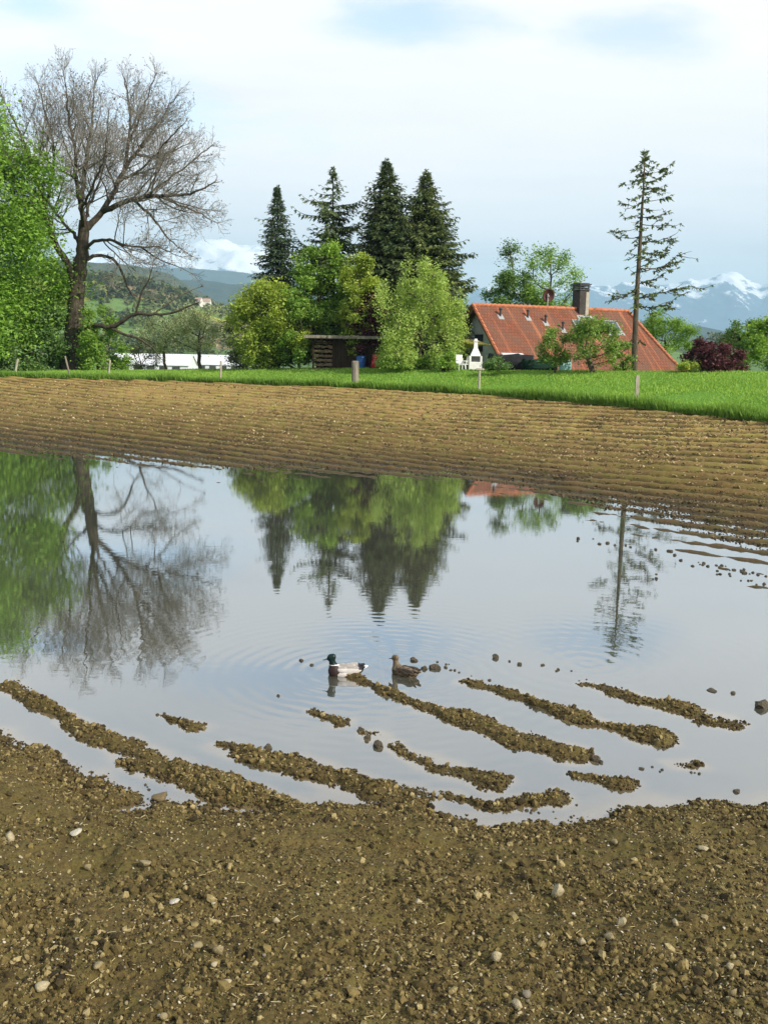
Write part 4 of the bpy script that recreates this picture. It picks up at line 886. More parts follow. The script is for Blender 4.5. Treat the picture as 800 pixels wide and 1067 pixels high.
# ------------------------------------------------------------------ house
def roof_mat():
    t = NT('clay_roof_tiles'); uv = t.n('ShaderNodeUVMap', uv_map='uv').outputs[0]
    bk = t.n('ShaderNodeTexBrick'); t.l(uv, bk.inputs['Vector']); bk.inputs['Scale'].default_value = 1; bk.inputs['Brick Width'].default_value = .24; bk.inputs['Row Height'].default_value = .30; bk.inputs['Mortar Size'].default_value = .022; bk.inputs['Mortar Smooth'].default_value = .4
    bk.inputs['Color1'].default_value = (.23, .072, .036, 1); bk.inputs['Color2'].default_value = (.155, .054, .030, 1); bk.inputs['Mortar'].default_value = (.13, .045, .025, 1); bk.inputs['Bias'].default_value = -.1
    n = t.noise(t.map(uv, (.5, .5, 1)), 1.2, 6, .65); st = t.noise(t.map(uv, (2.2, .10, 1)), 1.0, 3, .5)
    c = t.mix(t.ramp(n, [(.38, (0, 0, 0)), (.58, (.9, .9, .9))]), bk.outputs['Color'], t.mix(.65, bk.outputs['Color'], (.13, .085, .058)))
    c = t.mix(t.ramp(st, [(.54, (0, 0, 0)), (.66, (.5, .5, .5))]), c, (.50, .17, .075))
    wv = t.n('ShaderNodeTexWave', wave_type='BANDS', bands_direction='X'); t.l(uv, wv.inputs['Vector']); wv.inputs['Scale'].default_value = 1 / .24 / 6.2832 * 6.2832 / 2; wv.inputs['Distortion'].default_value = 0
    h = t.math('ADD', t.math('MULTIPLY', wv.outputs['Fac'], .5), t.math('MULTIPLY', bk.outputs['Fac'], -1.0))
    t.bsdf(c, .85, h, .8, .03, .2); return t.m
ROOF = roof_mat(); RIDGE = simple('ridge_tiles', (.42, .15, .075), .85, .3, 5)
WALLM = simple('grey_render', (.58, .58, .59), .9, .12, 1.5); WHITE = simple('white_masonry', (.74, .72, .68), .8, .1, 3); WHITEP = simple('white_plastic', (.78, .78, .77), .4, .05, 3)
CHIM_SHADE = simple('chimney_shade_tone', (.045, .038, .034), .8, .4, 6); CHIM_LIT = simple('chimney_lit_tone', (.36, .32, .26), .85, .2, 4); METAL_D = simple('dark_metal', (.035, .035, .038), .45, .2, 3, .5); DISH = simple('dark_red_dish', (.085, .032, .030), .5, .15, 2, .4)  # chimney's dark and pale colours paint its shaded and sunlit sides
t = NT('window_glass'); t.bsdf((.05, .065, .08), .06, None, spec=.9); GLASS = t.m
FRAME_L = simple('pale_flashing', (.30, .30, .29), .4, .1, 3, .5); VERGE = simple('verge_board', (.30, .17, .12), .8, .2, 3)
SAIL = simple('mustard_awning_cloth', (.22, .19, .045), .8, .15, 2); TEAL = simple('teal_box_plastic', (.30, .52, .50), .5, .1, 2)

HD = 69.0; TH = math.radians(24); SL = math.radians(42)
RL = at_d(497, 318, HD); zroof = RL[2]; zb = -.6
house = thing('farm_house', 'low house under a big orange tiled roof behind the meadow', 'house', (RL[0], RL[1], zb), TH)
def loc_of(px, py):
    """point of the roof's front plane seen at a pixel, in house coordinates (ridge along +x, front slope towards -y)"""
    r_ = ray(px, py); c = np.array([0, 0, CAMZ]); ex = np.array([math.cos(TH), math.sin(TH), 0]); ef = np.array([math.sin(TH), -math.cos(TH), 0]); nrm = ef * math.sin(SL) + np.array([0, 0, math.cos(SL)])
    t_ = ((RL - c) @ nrm) / (r_ @ nrm); P_ = c + t_ * r_ - RL; return float(P_ @ ex), float(P_ @ ef)
LR = loc_of(652, 322)[0]; RUN = 7.6; Zr = zroof - zb; ze = Zr - RUN * math.tan(SL)
bx, bf = loc_of(716, 390); hipx = bx + (RUN - bf) * .55
Vr = [(-.35, 0, Zr), (LR, 0, Zr), (hipx, -RUN, ze), (-.35, -RUN, ze), (hipx, RUN, ze), (-.35, RUN, ze)]
xm = LR + (hipx - LR) * .36; fm = .52
Vr += [(xm, -RUN * fm, Zr - RUN * fm * math.tan(SL) ), (xm, RUN * fm, Zr - RUN * fm * math.tan(SL))]
def quads_uv(faces, verts):
    uv = []
    for f in faces:
        P_ = [Vector(verts[i]) for i in f]; n = (P_[1] - P_[0]).cross(P_[2] - P_[0]).normalized(); u = Vector((0, 0, 1)).cross(n).normalized(); v = n.cross(u)
        uv += [(p.dot(u), p.dot(v)) for p in P_]
    return uv
Fr = [(3, 2, 6, 1, 0), (4, 5, 0, 1, 7), (2, 4, 7, 6), (6, 7, 1)]
up_f = Fr; uv = quads_uv(up_f, Vr); me = bpy.data.meshes.new('roof'); me.from_pydata(Vr, [], up_f); u_ = me.uv_layers.new(name='uv'); u_.data.foreach_set('uv', np.array(uv, np.float32).ravel()); me.materials.append(ROOF)
roof = obj('roof', me, house); so = roof.modifiers.new('s', 'SOLIDIFY'); so.thickness = .16; so.offset = -1
# ridge and hip caps
mb = MB()
def caps(a, b):
    a = Vector(a); b = Vector(b); L = (b - a).length; n = int(L / .36)
    for k in range(n):
        p = a.lerp(b, k / n); q = a.lerp(b, (k + 1.12) / n); mb.bar(p + Vector((0, 0, .01)), q + Vector((0, 0, .05)), .12, .14, 8)
caps(Vr[0], Vr[1]); caps(Vr[1], Vr[6]); caps(Vr[6], Vr[2]); mb.build('ridge_tiles', RIDGE, roof)
mb = MB(); 
for s in (-1, 1):
    for k in range(24):
        f0, f1 = k / 24, (k + 1.1) / 24; mb.bar((-.37, s * RUN * f0, Zr + .05 - RUN * f0 * math.tan(SL)), (-.37, s * RUN * f1, Zr + .09 - RUN * f1 * math.tan(SL)), .10, .12, 6)
mb.build('verge_tiles', RIDGE, roof)
# walls
t_ = math.tan(SL); wr_ = RUN - .5; xw = hipx - 1.2
mb = MB(); V = [(.15, -wr_, 0), (xw, -wr_, 0), (xw, wr_, 0), (.15, wr_, 0), (.15, -wr_, Zr - wr_ * t_ - .22), (xw, -wr_, Zr - wr_ * t_ - .22), (xw, wr_, Zr - wr_ * t_ - .22), (.15, wr_, Zr - wr_ * t_ - .22), (.15, 0, Zr - .22)]
mb.add(V, [(0, 1, 5, 4), (1, 2, 6, 5), (2, 3, 7, 6), (3, 0, 4, 8, 7)]); mb.build('wall', WALLM, house)
mb = MB()
for s in (-1, 1): mb.bar((-.30, 0, Zr - .22), (-.30, s * RUN, Zr - .22 - RUN * t_), .07, None, 4)
mb.build('verge_board', VERGE, house)
# gable windows and porch opening
for y0, z0, w, h in ((-1.6, 1.7, 1.2, 1.9), (1.2, 2.2, 1.3, 1.2), (-.2, 4.7, .9, 1.0)):
    f = MB().box((.12, y0, z0), (.08, w + .2, h + .2)).build('window', WOOD_D, house); MB().box((.075, y0, z0), (.03, w, h)).build('pane', GLASS, f)
# things in the roof plane
def on_roof(px, py, lift=0):
    x, f = loc_of(px, py); return Vector((x, -f - lift * math.sin(SL) * 1, Zr - f * t_ + lift * math.cos(SL)))
for px, py, w, h in ((637, 341, 1.25, 1.25), (602, 338.5, .8, .9)):
    c = on_roof(px, py, .05); f = MB().box((0, 0, 0), (w, h, .12)).build('roof_window', FRAME_L, house, c); f.rotation_euler = (SL, 0, 0)
    MB().box((0, 0, .065), (w - .22, h - .22, .03)).build('pane', GLASS, f)
    MB().box((0, -h / 2 - .16, -.02), (w + .2, .3, .06)).build('flashing', FRAME_L, f)
for px, py in ((521, 329), (549.5, 330.5), (568, 336), (586, 343)):
    c = on_roof(px, py, .0); v_ = MB().bar((0, 0, -.1), (0, 0, .42), .075, None, 10).build('vent_pipe', METAL_D, house, c); MB().lathe((0, 0, .40), [(.10, 0), (.12, .04), (.12, .10), (.05, .15)], 10).build('vent_cap', METAL_D, v_); q_ = MB().box((0, -.12, -.02), (.42, .5, .05)).build('flashing', FRAME_L, v_); q_.rotation_euler = (SL, 0, 0)
# chimney, its lit and shaded sides painted as two tones
c = on_roof(604, 322); cx, cy = c.x, c.y; zt = at_d(606, 303, HD + 1)[2] - zb
zt = c.z + (322 - 303) * (HD / FOC)
ch_ = MB().box((cx, cy, (zt + c.z - 1.6) / 2), (.78, .95, zt - c.z + 1.6)).build('chimney', CHIM_SHADE, house)
MB().box((cx + .40, cy, (zt + c.z - 1.2) / 2), (.06, .93, zt - c.z + 1.1)).build('chimney_lit_side', CHIM_LIT, ch_)
MB().box((cx + .26, cy - .488, (zt + c.z - 1.2) / 2), (.25, .03, zt - c.z + 1.0)).build('chimney_lit_strip', CHIM_LIT, ch_)  # pale strip paints sunlight on the right of the front face
mb = MB()
for k in range(3): mb.box((cx, cy, zt + .06 + k * .14), (.9 - .04 * (k == 1), 1.05 - .04 * (k == 1), .07))
for sx in (-.36, .36):
    for sy in (-.42, .42): mb.box((cx + sx, cy + sy, zt + .2), (.08, .08, .44))
mb.box((cx, cy, zt + .45), (1.02, 1.17, .08)); mb.box((cx, cy, zt + .52), (.8, .92, .07)); mb.build('chimney_cap', METAL_D, ch_)
MB().bar((cx + .75, cy + .35, c.z - .3), (cx + .75, cy + .35, zt - .05), .10, None, 10).lathe((cx + .75, cy + .35, zt - .05), [(.12, 0), (.16, .08), (.16, .22), (.05, .34)], 10).build('flue_pipe', METAL_D, ch_)
mb = MB().box((0, 0, 0), (1.35, .5, .05)); q_ = mb.build('flashing', FRAME_L, ch_, (cx, cy - .72, c.z - .66)); q_.rotation_euler = (SL, 0, 0)
# satellite dish
x, f = loc_of(570, 318.5); dz = Zr - f * t_
dish = thing('satellite_dish', 'round dark red satellite dish on a pale pole above the roof ridge', 'satellite dish', house.matrix_basis @ Vector((x, -f, dz)) if False else (0, 0, 0))
mw = Matrix.Translation((RL[0], RL[1], zb)) @ Matrix.Rotation(TH, 4, 'Z'); pw = mw @ Vector((x, -f, dz)); dish.location = pw
MB().bar((0, 0, -.25), (0, 0, .85), .055, None, 10).build('pole', FRAME_L, dish)
V = []; F = []; k = 24
for i in range(6):
    rr = .5 * i / 5; V += [(rr * math.cos(a * math.tau / k) * .92, .22 * (rr / .5) ** 2 * -1, rr * math.sin(a * math.tau / k)) for a in range(k)]
for i in range(5): F += [(i * k + a, i * k + (a + 1) % k, (i + 1) * k + (a + 1) % k, (i + 1) * k + a) for a in range(k)]
F.append(tuple(range(k)))
mb = MB().add(V, F); o = mb.build('reflector', DISH, dish, (0, .16, .78), smooth=True); so = o.modifiers.new('s', 'SOLIDIFY'); so.thickness = .03; o.rotation_euler = (.25, 0, .25)
MB().bar((0, .16, .5), (0, -.42, .62), .02).box((0, -.45, .66), (.09, .12, .09)).build('feed_arm', FRAME_L, dish)
MB().bar((0, -.02, .45), (0, .16, .80), .045).build('bracket', FRAME_L, dish)

# garden things by the gable
GD = 60.; p = at_d(494.5, 387, GD); fp = thing('garden_fireplace', 'white masonry garden fireplace with a tall tapering flue before the grey gable', 'fireplace', p); fp.scale = (.84,) * 3
s_ = GD / FOC
mb = MB().box((0, 0, .35), (.95, .75, .7)).box((-.40, 0, .90), (.15, .75, .42)).box((.40, 0, .90), (.15, .75, .42)).box((0, .33, .90), (.66, .1, .42)); mb.build('hearth', WHITE, fp, bevel=.015)
MB().lathe((0, 0, 1.11), [(.52, 0), (.50, .10), (.30, .42), (.20, .60), (.17, 1.05)], 4).build('hood', WHITE, fp).rotation_euler = (0, 0, .785)
MB().box((0, 0, 2.2), (.34, .34, .07)).box((0, 0, 2.30), (.2, .2, .14)).build('flue_cap', WHITE, fp); MB().box((0, -.1, .74), (.66, .5, .03)).build('grate', METAL_D, fp)
def chair(px, d, rz, label):
    p = at_d(px, 387, d); c_ = thing('garden_chair', label, 'chair', p, rz, 'white plastic garden chairs')
    MB().box((0, 0, .44), (.46, .46, .04)).build('seat', WHITEP, c_, bevel=.01)
    mb = MB(); 
    for k in range(5): mb.box((-.18 + k * .09, .22, .72), (.055, .03, .46), 0, -.15)
    mb.box((0, .26, .95), (.46, .035, .09), 0, -.15); mb.build('backrest', WHITEP, c_)
    for sx in (-1, 1):
        for sy in (-1, 1): MB().bar((sx * .24, sy * .23, 0), (sx * .19, sy * .19, .43), .022, .03).build('leg', WHITEP, c_)
        MB().box((sx * .25, 0, .65), (.05, .46, .03)).bar((sx * .25, -.2, .43), (sx * .25, -.2, .65), .02).build('armrest', WHITEP, c_)
chair(479.5, 59.5, .4, 'white plastic garden chair left of the garden fireplace'); chair(483.5, 61.2, -1.2, 'white plastic chair half hidden behind the first white chair')
p0, p1, p2, p3 = at_d(458, 350, 62.5), at_d(474, 354.5, 61), at_d(511, 359.5, 62.5), at_d(496, 354.5, 64); sl = thing('sun_sail', 'mustard yellow sun sail stretched out from the grey gable above the fireplace', 'sun sail', p1)
n_ = 9; V = []
for i in range(n_):
    for j in range(n_):
        a, b_ = i / (n_ - 1), j / (n_ - 1); q = p0 * (1 - a) * (1 - b_) + p1 * a * (1 - b_) + p2 * a * b_ + p3 * (1 - a) * b_; q = q - p1; q[2] -= .5 * math.sin(a * 3.14) * math.sin(b_ * 3.14); V.append(q)
o = obj('sail_cloth', mesh_np('sail_cloth', V, [grid_faces(n_, n_)], SAIL, smooth=True), sl); so = o.modifiers.new('s', 'SOLIDIFY'); so.thickness = .02
for q in (p1,):
    MB().bar(q - p1 + np.array([0, 0, .02]), (q[0] - p1[0] - .1, q[1] - p1[1] - .1, -2.3), .035).build('pole', WOOD_D, sl)
# covered wood pile along the eaves
p = at_d(531, 387, 58.5); wp = thing('covered_woodpile', 'long low woodpile under a black cover with a pale board on top', 'woodpile', p, .12)
COVER = simple('black_cover_sheet', (.02, .021, .022), .9, .3, 3, .1); lumpy('cover', (0, 0, .55), (2.6, .8, .85), COVER, 8, wp); MB().box((.1, 0, 1.04), (1.3, .5, .06), 0, .1).build('board', WHITEP, wp)
p = at_d(561, 387, 58); lg = thing('covered_woodpile', 'lower pile under dark green cover right of the black woodpile', 'woodpile', p, .1)
GREEN_T = simple('dark_green_tarpaulin', (.012, .032, .02), .9, .2, 2, .1); lumpy('cover', (0, 0, .40), (1.9, .8, .6), GREEN_T, 9, lg)
p = at_d(588, 387.5, 57); bx_ = thing('storage_box', 'pale teal storage box at the foot of the roof', 'box', p, .2); MB().box((0, 0, .3), (.6, .5, .6)).build('body', TEAL, bx_, bevel=.03); MB().box((0, 0, .63), (.64, .55, .06)).build('lid', TEAL, bx_, bevel=.02)

# ------------------------------------------------------------------ fence posts
def post(px, top, bot, d, w, mat, label, lean=0, square=False, kind='fence_post'):
    P_ = at_d(px, bot, d); z = float(zland(np.array([P_[0]]), np.array([P_[1]]))[0]); z = min(z, P_[2]) if abs(z - P_[2]) < .6 else P_[2]; T_ = at_d(px + lean, top, d); o = Vector((T_[0] - P_[0], 0, T_[2] - z)); mb = MB(); r_ = w * d / FOC / 2
    if square: mb.box((o.x / 2, 0, o.z / 2 - .05), (2 * r_, 2 * r_, o.z + .1), 0, 0, math.atan2(o.x, o.z))
    else:
        mb.bar((-.0, 0, -.2), o * .98, r_ * 1.05, r_, 9); mb.bar(o * .98, o, r_, r_ * .75, 9)
    ob = mb.build(kind, mat, None, (P_[0], d, z)); return tag(ob, label, 'fence post', 'fence posts along the meadow')
def gd(px, f=.0):
    u = ray(px, 400)[0] / ray(px, 400)[1]; return float(tab(u, TE) + f * (tab(u, TC) - tab(u, TE)))
post(15, 374, 390, gd(15, .3), 2.2, WOOD_P, 'thin leaning fence post at the far left, before the leafy tree', 4)
post(74, 371, 391, gd(74, .3), 1.8, WOOD_G, 'thin leaning stick beside the trunk of the bare tree', -6)
post(113, 375, 391, gd(113, .3), 1.9, WOOD_P, 'thin pale fence post just right of the bare tree', 2)
post(229.5, 376, 398, gd(229, .05), 2.2, WOOD_P, 'slim pale fence post before the white greenhouse end', 1)
post(370, 376, 400.5, gd(370, .12), 7.5, WOOD_G, 'thick squat weathered post with a pale top in front of the shed')
post(462, 372, 388, gd(462, .9), 4.2, WOOD_D, 'short dark post left of the white garden chairs')
po = post(498.5, 386, 408, gd(498, .1), 2.6, WOOD_P, 'pale post with a short crossbar in front of the white fireplace', 1)
b_ = MB().box((0, 0, 0), (.42, .07, .09)).build('crossbar', WOOD_P, po, (.03, -.05, 1.25))
post(662.5, 391, 419, gd(662, .12), 3.4, WOOD_P, 'pale square cut fence post in the grass below the thin spruce', 1.5, True)

# ------------------------------------------------------------------ ducks
def ductm(name, c, v=.2, sc=30, rough=.6): return simple(name, c, rough, v, sc, .3, .25, .004)
D_HEAD = ductm('green_head_feathers', (.003, .015, .012), .3, 40, .35); D_BREAST = ductm('brown_breast_feathers', (.030, .016, .012), .3); D_FLANK = ductm('pale_flank_feathers', (.62, .58, .54), .07, 60); D_BACK = ductm('grey_back_feathers', (.30, .27, .24), .3, 50); D_RUMP = ductm('black_rump_feathers', (.012, .012, .014), .2); D_WHITE = ductm('white_feathers', (.78, .77, .74), .05)
D_BILL = ductm('olive_bill', (.06, .06, .025), .2); D_BILLF = ductm('brown_bill', (.07, .05, .03), .2); D_EYE = simple('dark_eye', (.01, .008, .006), .15, .1, 4, .6)
t = NT('mottled_brown_feathers'); v = t.n('ShaderNodeTexVoronoi'); v.inputs['Scale'].default_value = 48; t.l(t.map(t.coord(), (.6, 1, 1)), v.inputs['Vector']); c = t.ramp(v.outputs['Distance'], [(.1, (.035, .024, .013)), (.45, (.085, .06, .034)), (.75, (.20, .15, .09))]); t.bsdf(c, .7, v.outputs['Distance'], .3, .004); F_BODY = t.m
F_HEAD = ductm('buff_brown_head_feathers', (.13, .095, .055), .3, 50); F_WING = ductm('dark_brown_wing_feathers', (.06, .042, .026), .4, 40)
def blob(bm, c, rad, rot=(0, 0, 0)):
    m = Matrix.Translation(c) @ Matrix.Rotation(rot[2], 4, 'Z') @ Matrix.Rotation(rot[1], 4, 'Y') @ Matrix.Diagonal((*rad, 1)); bmesh.ops.create_icosphere(bm, subdivisions=3, radius=1, matrix=m)
def chain(bm, pts):
    for (p, r0), (q, r1) in zip(pts[:-1], pts[1:]):
        for k in range(6):
            f = k / 5; c = Vector(p).lerp(Vector(q), f); rr = r0 + (r1 - r0) * f; blob(bm, c, (rr, rr * .92, rr))
def fuse(bm, vox, smooth=6):
    me = bpy.data.meshes.new('tmp'); bm.to_mesh(me); bm.free(); o = obj('tmp', me); m = o.modifiers.new('r', 'REMESH'); m.mode = 'VOXEL'; m.voxel_size = vox; s = o.modifiers.new('s', 'SMOOTH'); s.iterations = smooth; s.factor = .5
    dg = bpy.context.evaluated_depsgraph_get(); out = bpy.data.meshes.new_from_object(o.evaluated_get(dg)); bpy.data.objects.remove(o); bpy.data.meshes.remove(me); return out
def duck(loc, rz, s, male, label):
    root = thing('duck', label, 'duck', loc, rz); root.scale = (s, s, s * 1.12); bm = bmesh.new()
    blob(bm, (-.01, 0, .035), (.185, .088, .078)); blob(bm, (.118, 0, .055), (.090, .080, .086)); blob(bm, (-.13, 0, .062), (.10, .062, .05), (0, .2, 0)); blob(bm, (-.21, 0, .088), (.075, .036, .018), (0, .32, 0)); blob(bm, (-.02, 0, .075), (.15, .07, .05))
    chain(bm, [((.135, 0, .085), .062), ((.150, 0, .13), .046), ((.158, 0, .17), .039)]); blob(bm, (.166, 0, .207), (.054, .038, .043)); blob(bm, (.190, 0, .197), (.036, .029, .028)); blob(bm, (.148, 0, .214), (.038, .037, .037))
    me = fuse(bm, .0065); me.name = 'body'; n = len(me.polygons); C = np.empty(n * 3, np.float32); me.polygons.foreach_get('center', C); C = C.reshape(-1, 3); x, y, z = C.T
    if male:
        mats = [D_FLANK, D_BREAST, D_HEAD, D_WHITE, D_RUMP, D_BACK]; idx = np.zeros(n, int); idx[(z > .088) & (np.abs(y) < .05)] = 5; idx[(x > .075 + .02 * np.sin(z * 60))] = 1; idx[(x > .06) & (z > .132)] = 2; idx[(x > .06) & (z > .127) & (z <= .134)] = 3; idx[(x < -.155)] = 4; idx[x < -.225] = 3
    else:
        mats = [F_BODY, F_HEAD]; idx = np.zeros(n, int); idx[(x > .06) & (z > .125)] = 1
    for m_ in mats: me.materials.append(m_)
    me.polygons.foreach_set('material_index', idx.astype(np.int32)); me.polygons.foreach_set('use_smooth', np.ones(n, bool)); obj('body', me, root)
    # bill
    V = []; F = []; k = 12; prof = [(.196, .016, .015, .196), (.212, .013, .011, .193), (.232, .0125, .007, .188), (.252, .0145, .0045, .183), (.266, .012, .0035, .181), (.273, .004, .002, .1805)]
    for px_, ry, rz_, zc in prof: V += [(px_, ry * math.cos(a * math.tau / k), zc + rz_ * math.sin(a * math.tau / k)) for a in range(k)]
    for i in range(len(prof) - 1): F += [(i * k + a, i * k + (a + 1) % k, (i + 1) * k + (a + 1) % k, (i + 1) * k + a) for a in range(k)]
    F += [tuple(range(k - 1, -1, -1)), tuple(range((len(prof) - 1) * k, len(prof) * k))]; MB().add(V, F).build('bill', D_BILL if male else D_BILLF, root, smooth=True)
    for sg in (-1, 1):
        bm = bmesh.new(); bmesh.ops.create_icosphere(bm, subdivisions=2, radius=.0055, matrix=Matrix.Translation((.187, sg * .0325, .215))); m2 = bpy.data.meshes.new('eye'); bm.to_mesh(m2); bm.free(); m2.materials.append(D_EYE); obj('eye', m2, root)
        bm = bmesh.new(); blob(bm, (-.055, sg * .070, .078), (.150, .022, .048), (0, .12, -sg * .10)); blob(bm, (-.165, sg * .046, .098), (.085, .014, .020), (0, .22, -sg * .18)); blob(bm, (.03, sg * .070, .085), (.07, .02, .038))
        m3 = fuse(bm, .006, 4); m3.name = 'wing'; n3 = len(m3.polygons); C = np.empty(n3 * 3, np.float32); m3.polygons.foreach_get('center', C); C = C.reshape(-1, 3)
        if male: m3.materials.append(D_FLANK); m3.materials.append(D_BACK); m3.materials.append(D_RUMP); i3 = np.where((C[:, 2] > .105), 1, 0); i3[(C[:, 0] < -.16) & (C[:, 2] > .09)] = 2
        else: m3.materials.append(F_BODY); m3.materials.append(F_WING); i3 = np.where((C[:, 2] > .095), 1, 0)
        m3.polygons.foreach_set('material_index', i3.astype(np.int32)); m3.polygons.foreach_set('use_smooth', np.ones(n3, bool)); obj('wing', m3, root)
    for a in ((-.004, .02), (.004, -.02)) if male else ():
        pass
    if male: MB().bar((-.20, 0, .105), (-.235, 0, .122), .010, .009, 8).bar((-.235, 0, .122), (-.222, 0, .140), .009, .004, 8).build('tail_curl', D_RUMP, root, smooth=True)
    return root
p = on_z(359.5, 703); duck((p[0], p[1], -.012), math.pi + .10, .92, True, 'drake with a dark green head, brown breast and whitish flank floating on the water')
p = on_z(421.5, 703.5); duck((p[0], p[1], -.012), math.pi - .62, .80, False, 'smaller mottled brown female duck floating behind the pale drake')

# ------------------------------------------------------------------ far country
def band(name, tabl, d, front, back, zlow, mat, amp, fs, seed, nu=420, nd=40, ridged=False, u0=-.75, u1=.75):
    px = np.array([a for a, _ in tabl], float); zt = np.array([at_d(a, b, d)[2] for a, b in tabl]); ux = np.array([ray(a, 350)[0] / ray(a, 350)[1] for a in px])
    us = np.linspace(u0, u1, nu); t = np.linspace(0, 1, nd); U, T = np.meshgrid(us, t, indexing='ij'); top = np.interp(U, ux, zt)
    peak = front / (front + back); prof = np.where(T < peak, sstep(0, peak * 1.05, T) if not ridged else (T / peak) ** .8, 1 - .5 * sstep(peak, 1, T))
    Y = d - front + T * (front + back); X = U * Y; s = fs / d
    if ridged:
        n = 0; a = 1.
        for k in range(6): n = n + a * (1 - np.abs(vnoise(X * s * 2 ** k + 5 * k, Y * s * 2 ** k * .8, seed + k) * 2 - 1)); a *= .52
        n = n / 2.05 - .55; Z = zlow + (top - zlow) * prof * (1 + amp * n)
    else: Z = zlow + (top - zlow) * prof * (1 + amp * fbm(X * s, Y * s, 5, seed) )
    return struct(obj(name, mesh_np(name, np.stack([X, Y, Z], -1).reshape(-1, 3), [grid_faces(nu, nd)[:, ::-1]], mat, smooth=True)))
t = NT('haze_tinted_rock_and_snow'); p = t.pos(); sp = t.n('ShaderNodeSeparateXYZ'); t.l(p, sp.inputs[0]); n = t.noise(t.map(p, (1, .6, 1.6)), .0045, 8, .72)
hgt = t.n('ShaderNodeMapRange'); t.l(sp.outputs[2], hgt.inputs[0]); hgt.inputs[1].default_value = 450; hgt.inputs[2].default_value = 1000
fac = t.math('ADD', t.math('MULTIPLY', hgt.outputs[0], .30), t.math('MULTIPLY', n, 1.05)); t.bsdf(t.mix(t.ramp(fac, [(.66, (0, 0, 0)), (.74, (1, 1, 1))]), (.06, .10, .15), (.85, .87, .9)), .9, n, 1, 30, .1); ALP = t.m  # rock painted blue to add to the look of distant haze
band('mountains', [(-400, 300), (0, 290), (90, 272), (150, 268), (200, 262), (240, 257), (270, 260), (330, 280), (420, 300), (520, 302), (600, 300), (640, 302), (690, 292), (720, 290), (745, 281), (760, 280), (790, 296), (830, 288), (900, 300), (1200, 310)], 12000, 2600, 1500, -15, ALP, .42, 14, 3, 520, 110, True)
FOREST = leaf_mat('far_forest', (.02, .035, .02), (.02, .035, .02), 0)
t = NT('far_forest_hill'); p = t.pos(); n = t.noise(p, .012, 8, .7); t.bsdf(t.ramp(n, [(.35, (.014, .026, .014)), (.7, (.04, .06, .024))]), .95, n, 1, 14, .1); FHILL = t.m
band('hills', [(-400, 300), (100, 276), (200, 279), (235, 281), (270, 287), (330, 300), (420, 318), (600, 345), (900, 350)], 7500, 900, 500, -15, FHILL, .03, 30, 21)
band('hills', [(-400, 290), (150, 290), (215, 292), (240, 297), (275, 294), (330, 305), (500, 330), (600, 340), (680, 333), (720, 338), (765, 347), (830, 356), (1000, 360)], 4200, 700, 400, -15, FHILL, .035, 30, 22)
t = NT('brown_wood_hill'); p = t.pos(); n = t.noise(p, .03, 8, .72); t.bsdf(t.ramp(n, [(.32, (.035, .052, .030)), (.55, (.07, .088, .048)), (.75, (.12, .128, .07))]), .95, n, 1, 8, .1); BWOOD = t.m
band('hills', [(-400, 280), (40, 268), (100, 272), (140, 276), (180, 286), (205, 300), (235, 318), (270, 326), (330, 335), (500, 350), (900, 358)], 2100, 500, 300, -15, BWOOD, .03, 26, 23)
t = NT('hillside_fields'); p = t.pos(); v = t.n('ShaderNodeTexVoronoi'); v.inputs['Scale'].default_value = .011; t.l(t.map(p, (1, .45, .6), (0, 0, .4)), v.inputs['Vector']); sep = t.n('ShaderNodeSeparateColor'); t.l(v.outputs['Color'], sep.inputs[0])
c = t.ramp(sep.outputs[0], [(0, (.07, .13, .028)), (.25, (.10, .18, .035)), (.42, (.28, .29, .03)), (.50, (.075, .14, .03)), (.66, (.20, .14, .07)), (.74, (.11, .19, .04)), (.9, (.05, .075, .025))]); c.node.color_ramp.interpolation = 'CONSTANT'
n = t.noise(p, .06, 5); t.bsdf(t.mix(1.0, c, t.ramp(n, [(.3, (.75, .75, .75)), (.7, (1.15, 1.15, 1.1))]), 'MULTIPLY'), .9); HFIELD = t.m
band('hillside', [(-400, 300), (40, 292), (100, 292), (150, 298), (190, 310), (230, 326), (270, 332), (340, 340), (500, 352), (900, 360)], 1000, 600, 200, -15, HFIELD, .02, 12, 24, 300, 60)
# woodland clumps on the hillside
r = np.random.default_rng(8); CC = []; vv = []; SZ = []
def hill_z(u, y):  # same profile as the hillside band
    px = 400 + u * 1000 * 1.0; zt = np.interp(px, [-400, 40, 100, 150, 190, 230, 270, 340, 500, 900], [at_d(a, b, 1000)[2] for a, b in ((-400, 300), (40, 292), (100, 292), (150, 298), (190, 310), (230, 326), (270, 332), (340, 340), (500, 352), (900, 360))]); T = (y - 400) / 800
    return -15 + (zt + 15) * sstep(0, .75 * 1.05, T)
rows = [(-.36, -.12, 940, 30, 170), (-.34, -.20, 800, 18, 90), (-.30, -.13, 680, 25, 60), (-.33, -.24, 560, 20, 40), (-.26, -.13, 500, 16, 40), (-.36, -.1, 1000, 26, 120), (.33, .46, 900, 40, 80), (-.24, -.12, 600, 14, 30)]
for u0, u1, y0, dy, n in rows:
    for _ in range(n):
        u = r.uniform(u0, u1); y = y0 + r.normal(0, dy); h = r.uniform(5, 12); z = float(hill_z(u, y)); m = 26; q = r.normal(size=(m, 3)); q /= np.linalg.norm(q, axis=1, keepdims=True); q *= r.uniform(.6, 1, (m, 1)); CC.append(np.array([u * y, y, z + h * .5]) + q * np.array([h * .42, h * .42, h * .52])); vv.append(np.full(m, r.random()))
C = np.concatenate(CC); V, F, v = leaves(C, 2.4, 61, 1.3, .4, np.concatenate(vv)); struct(obj('far_wood', mesh_np('far_wood', V, [F], LEAF_WOOD, attrs={'var': ('FACE', v)})), 'stuff')
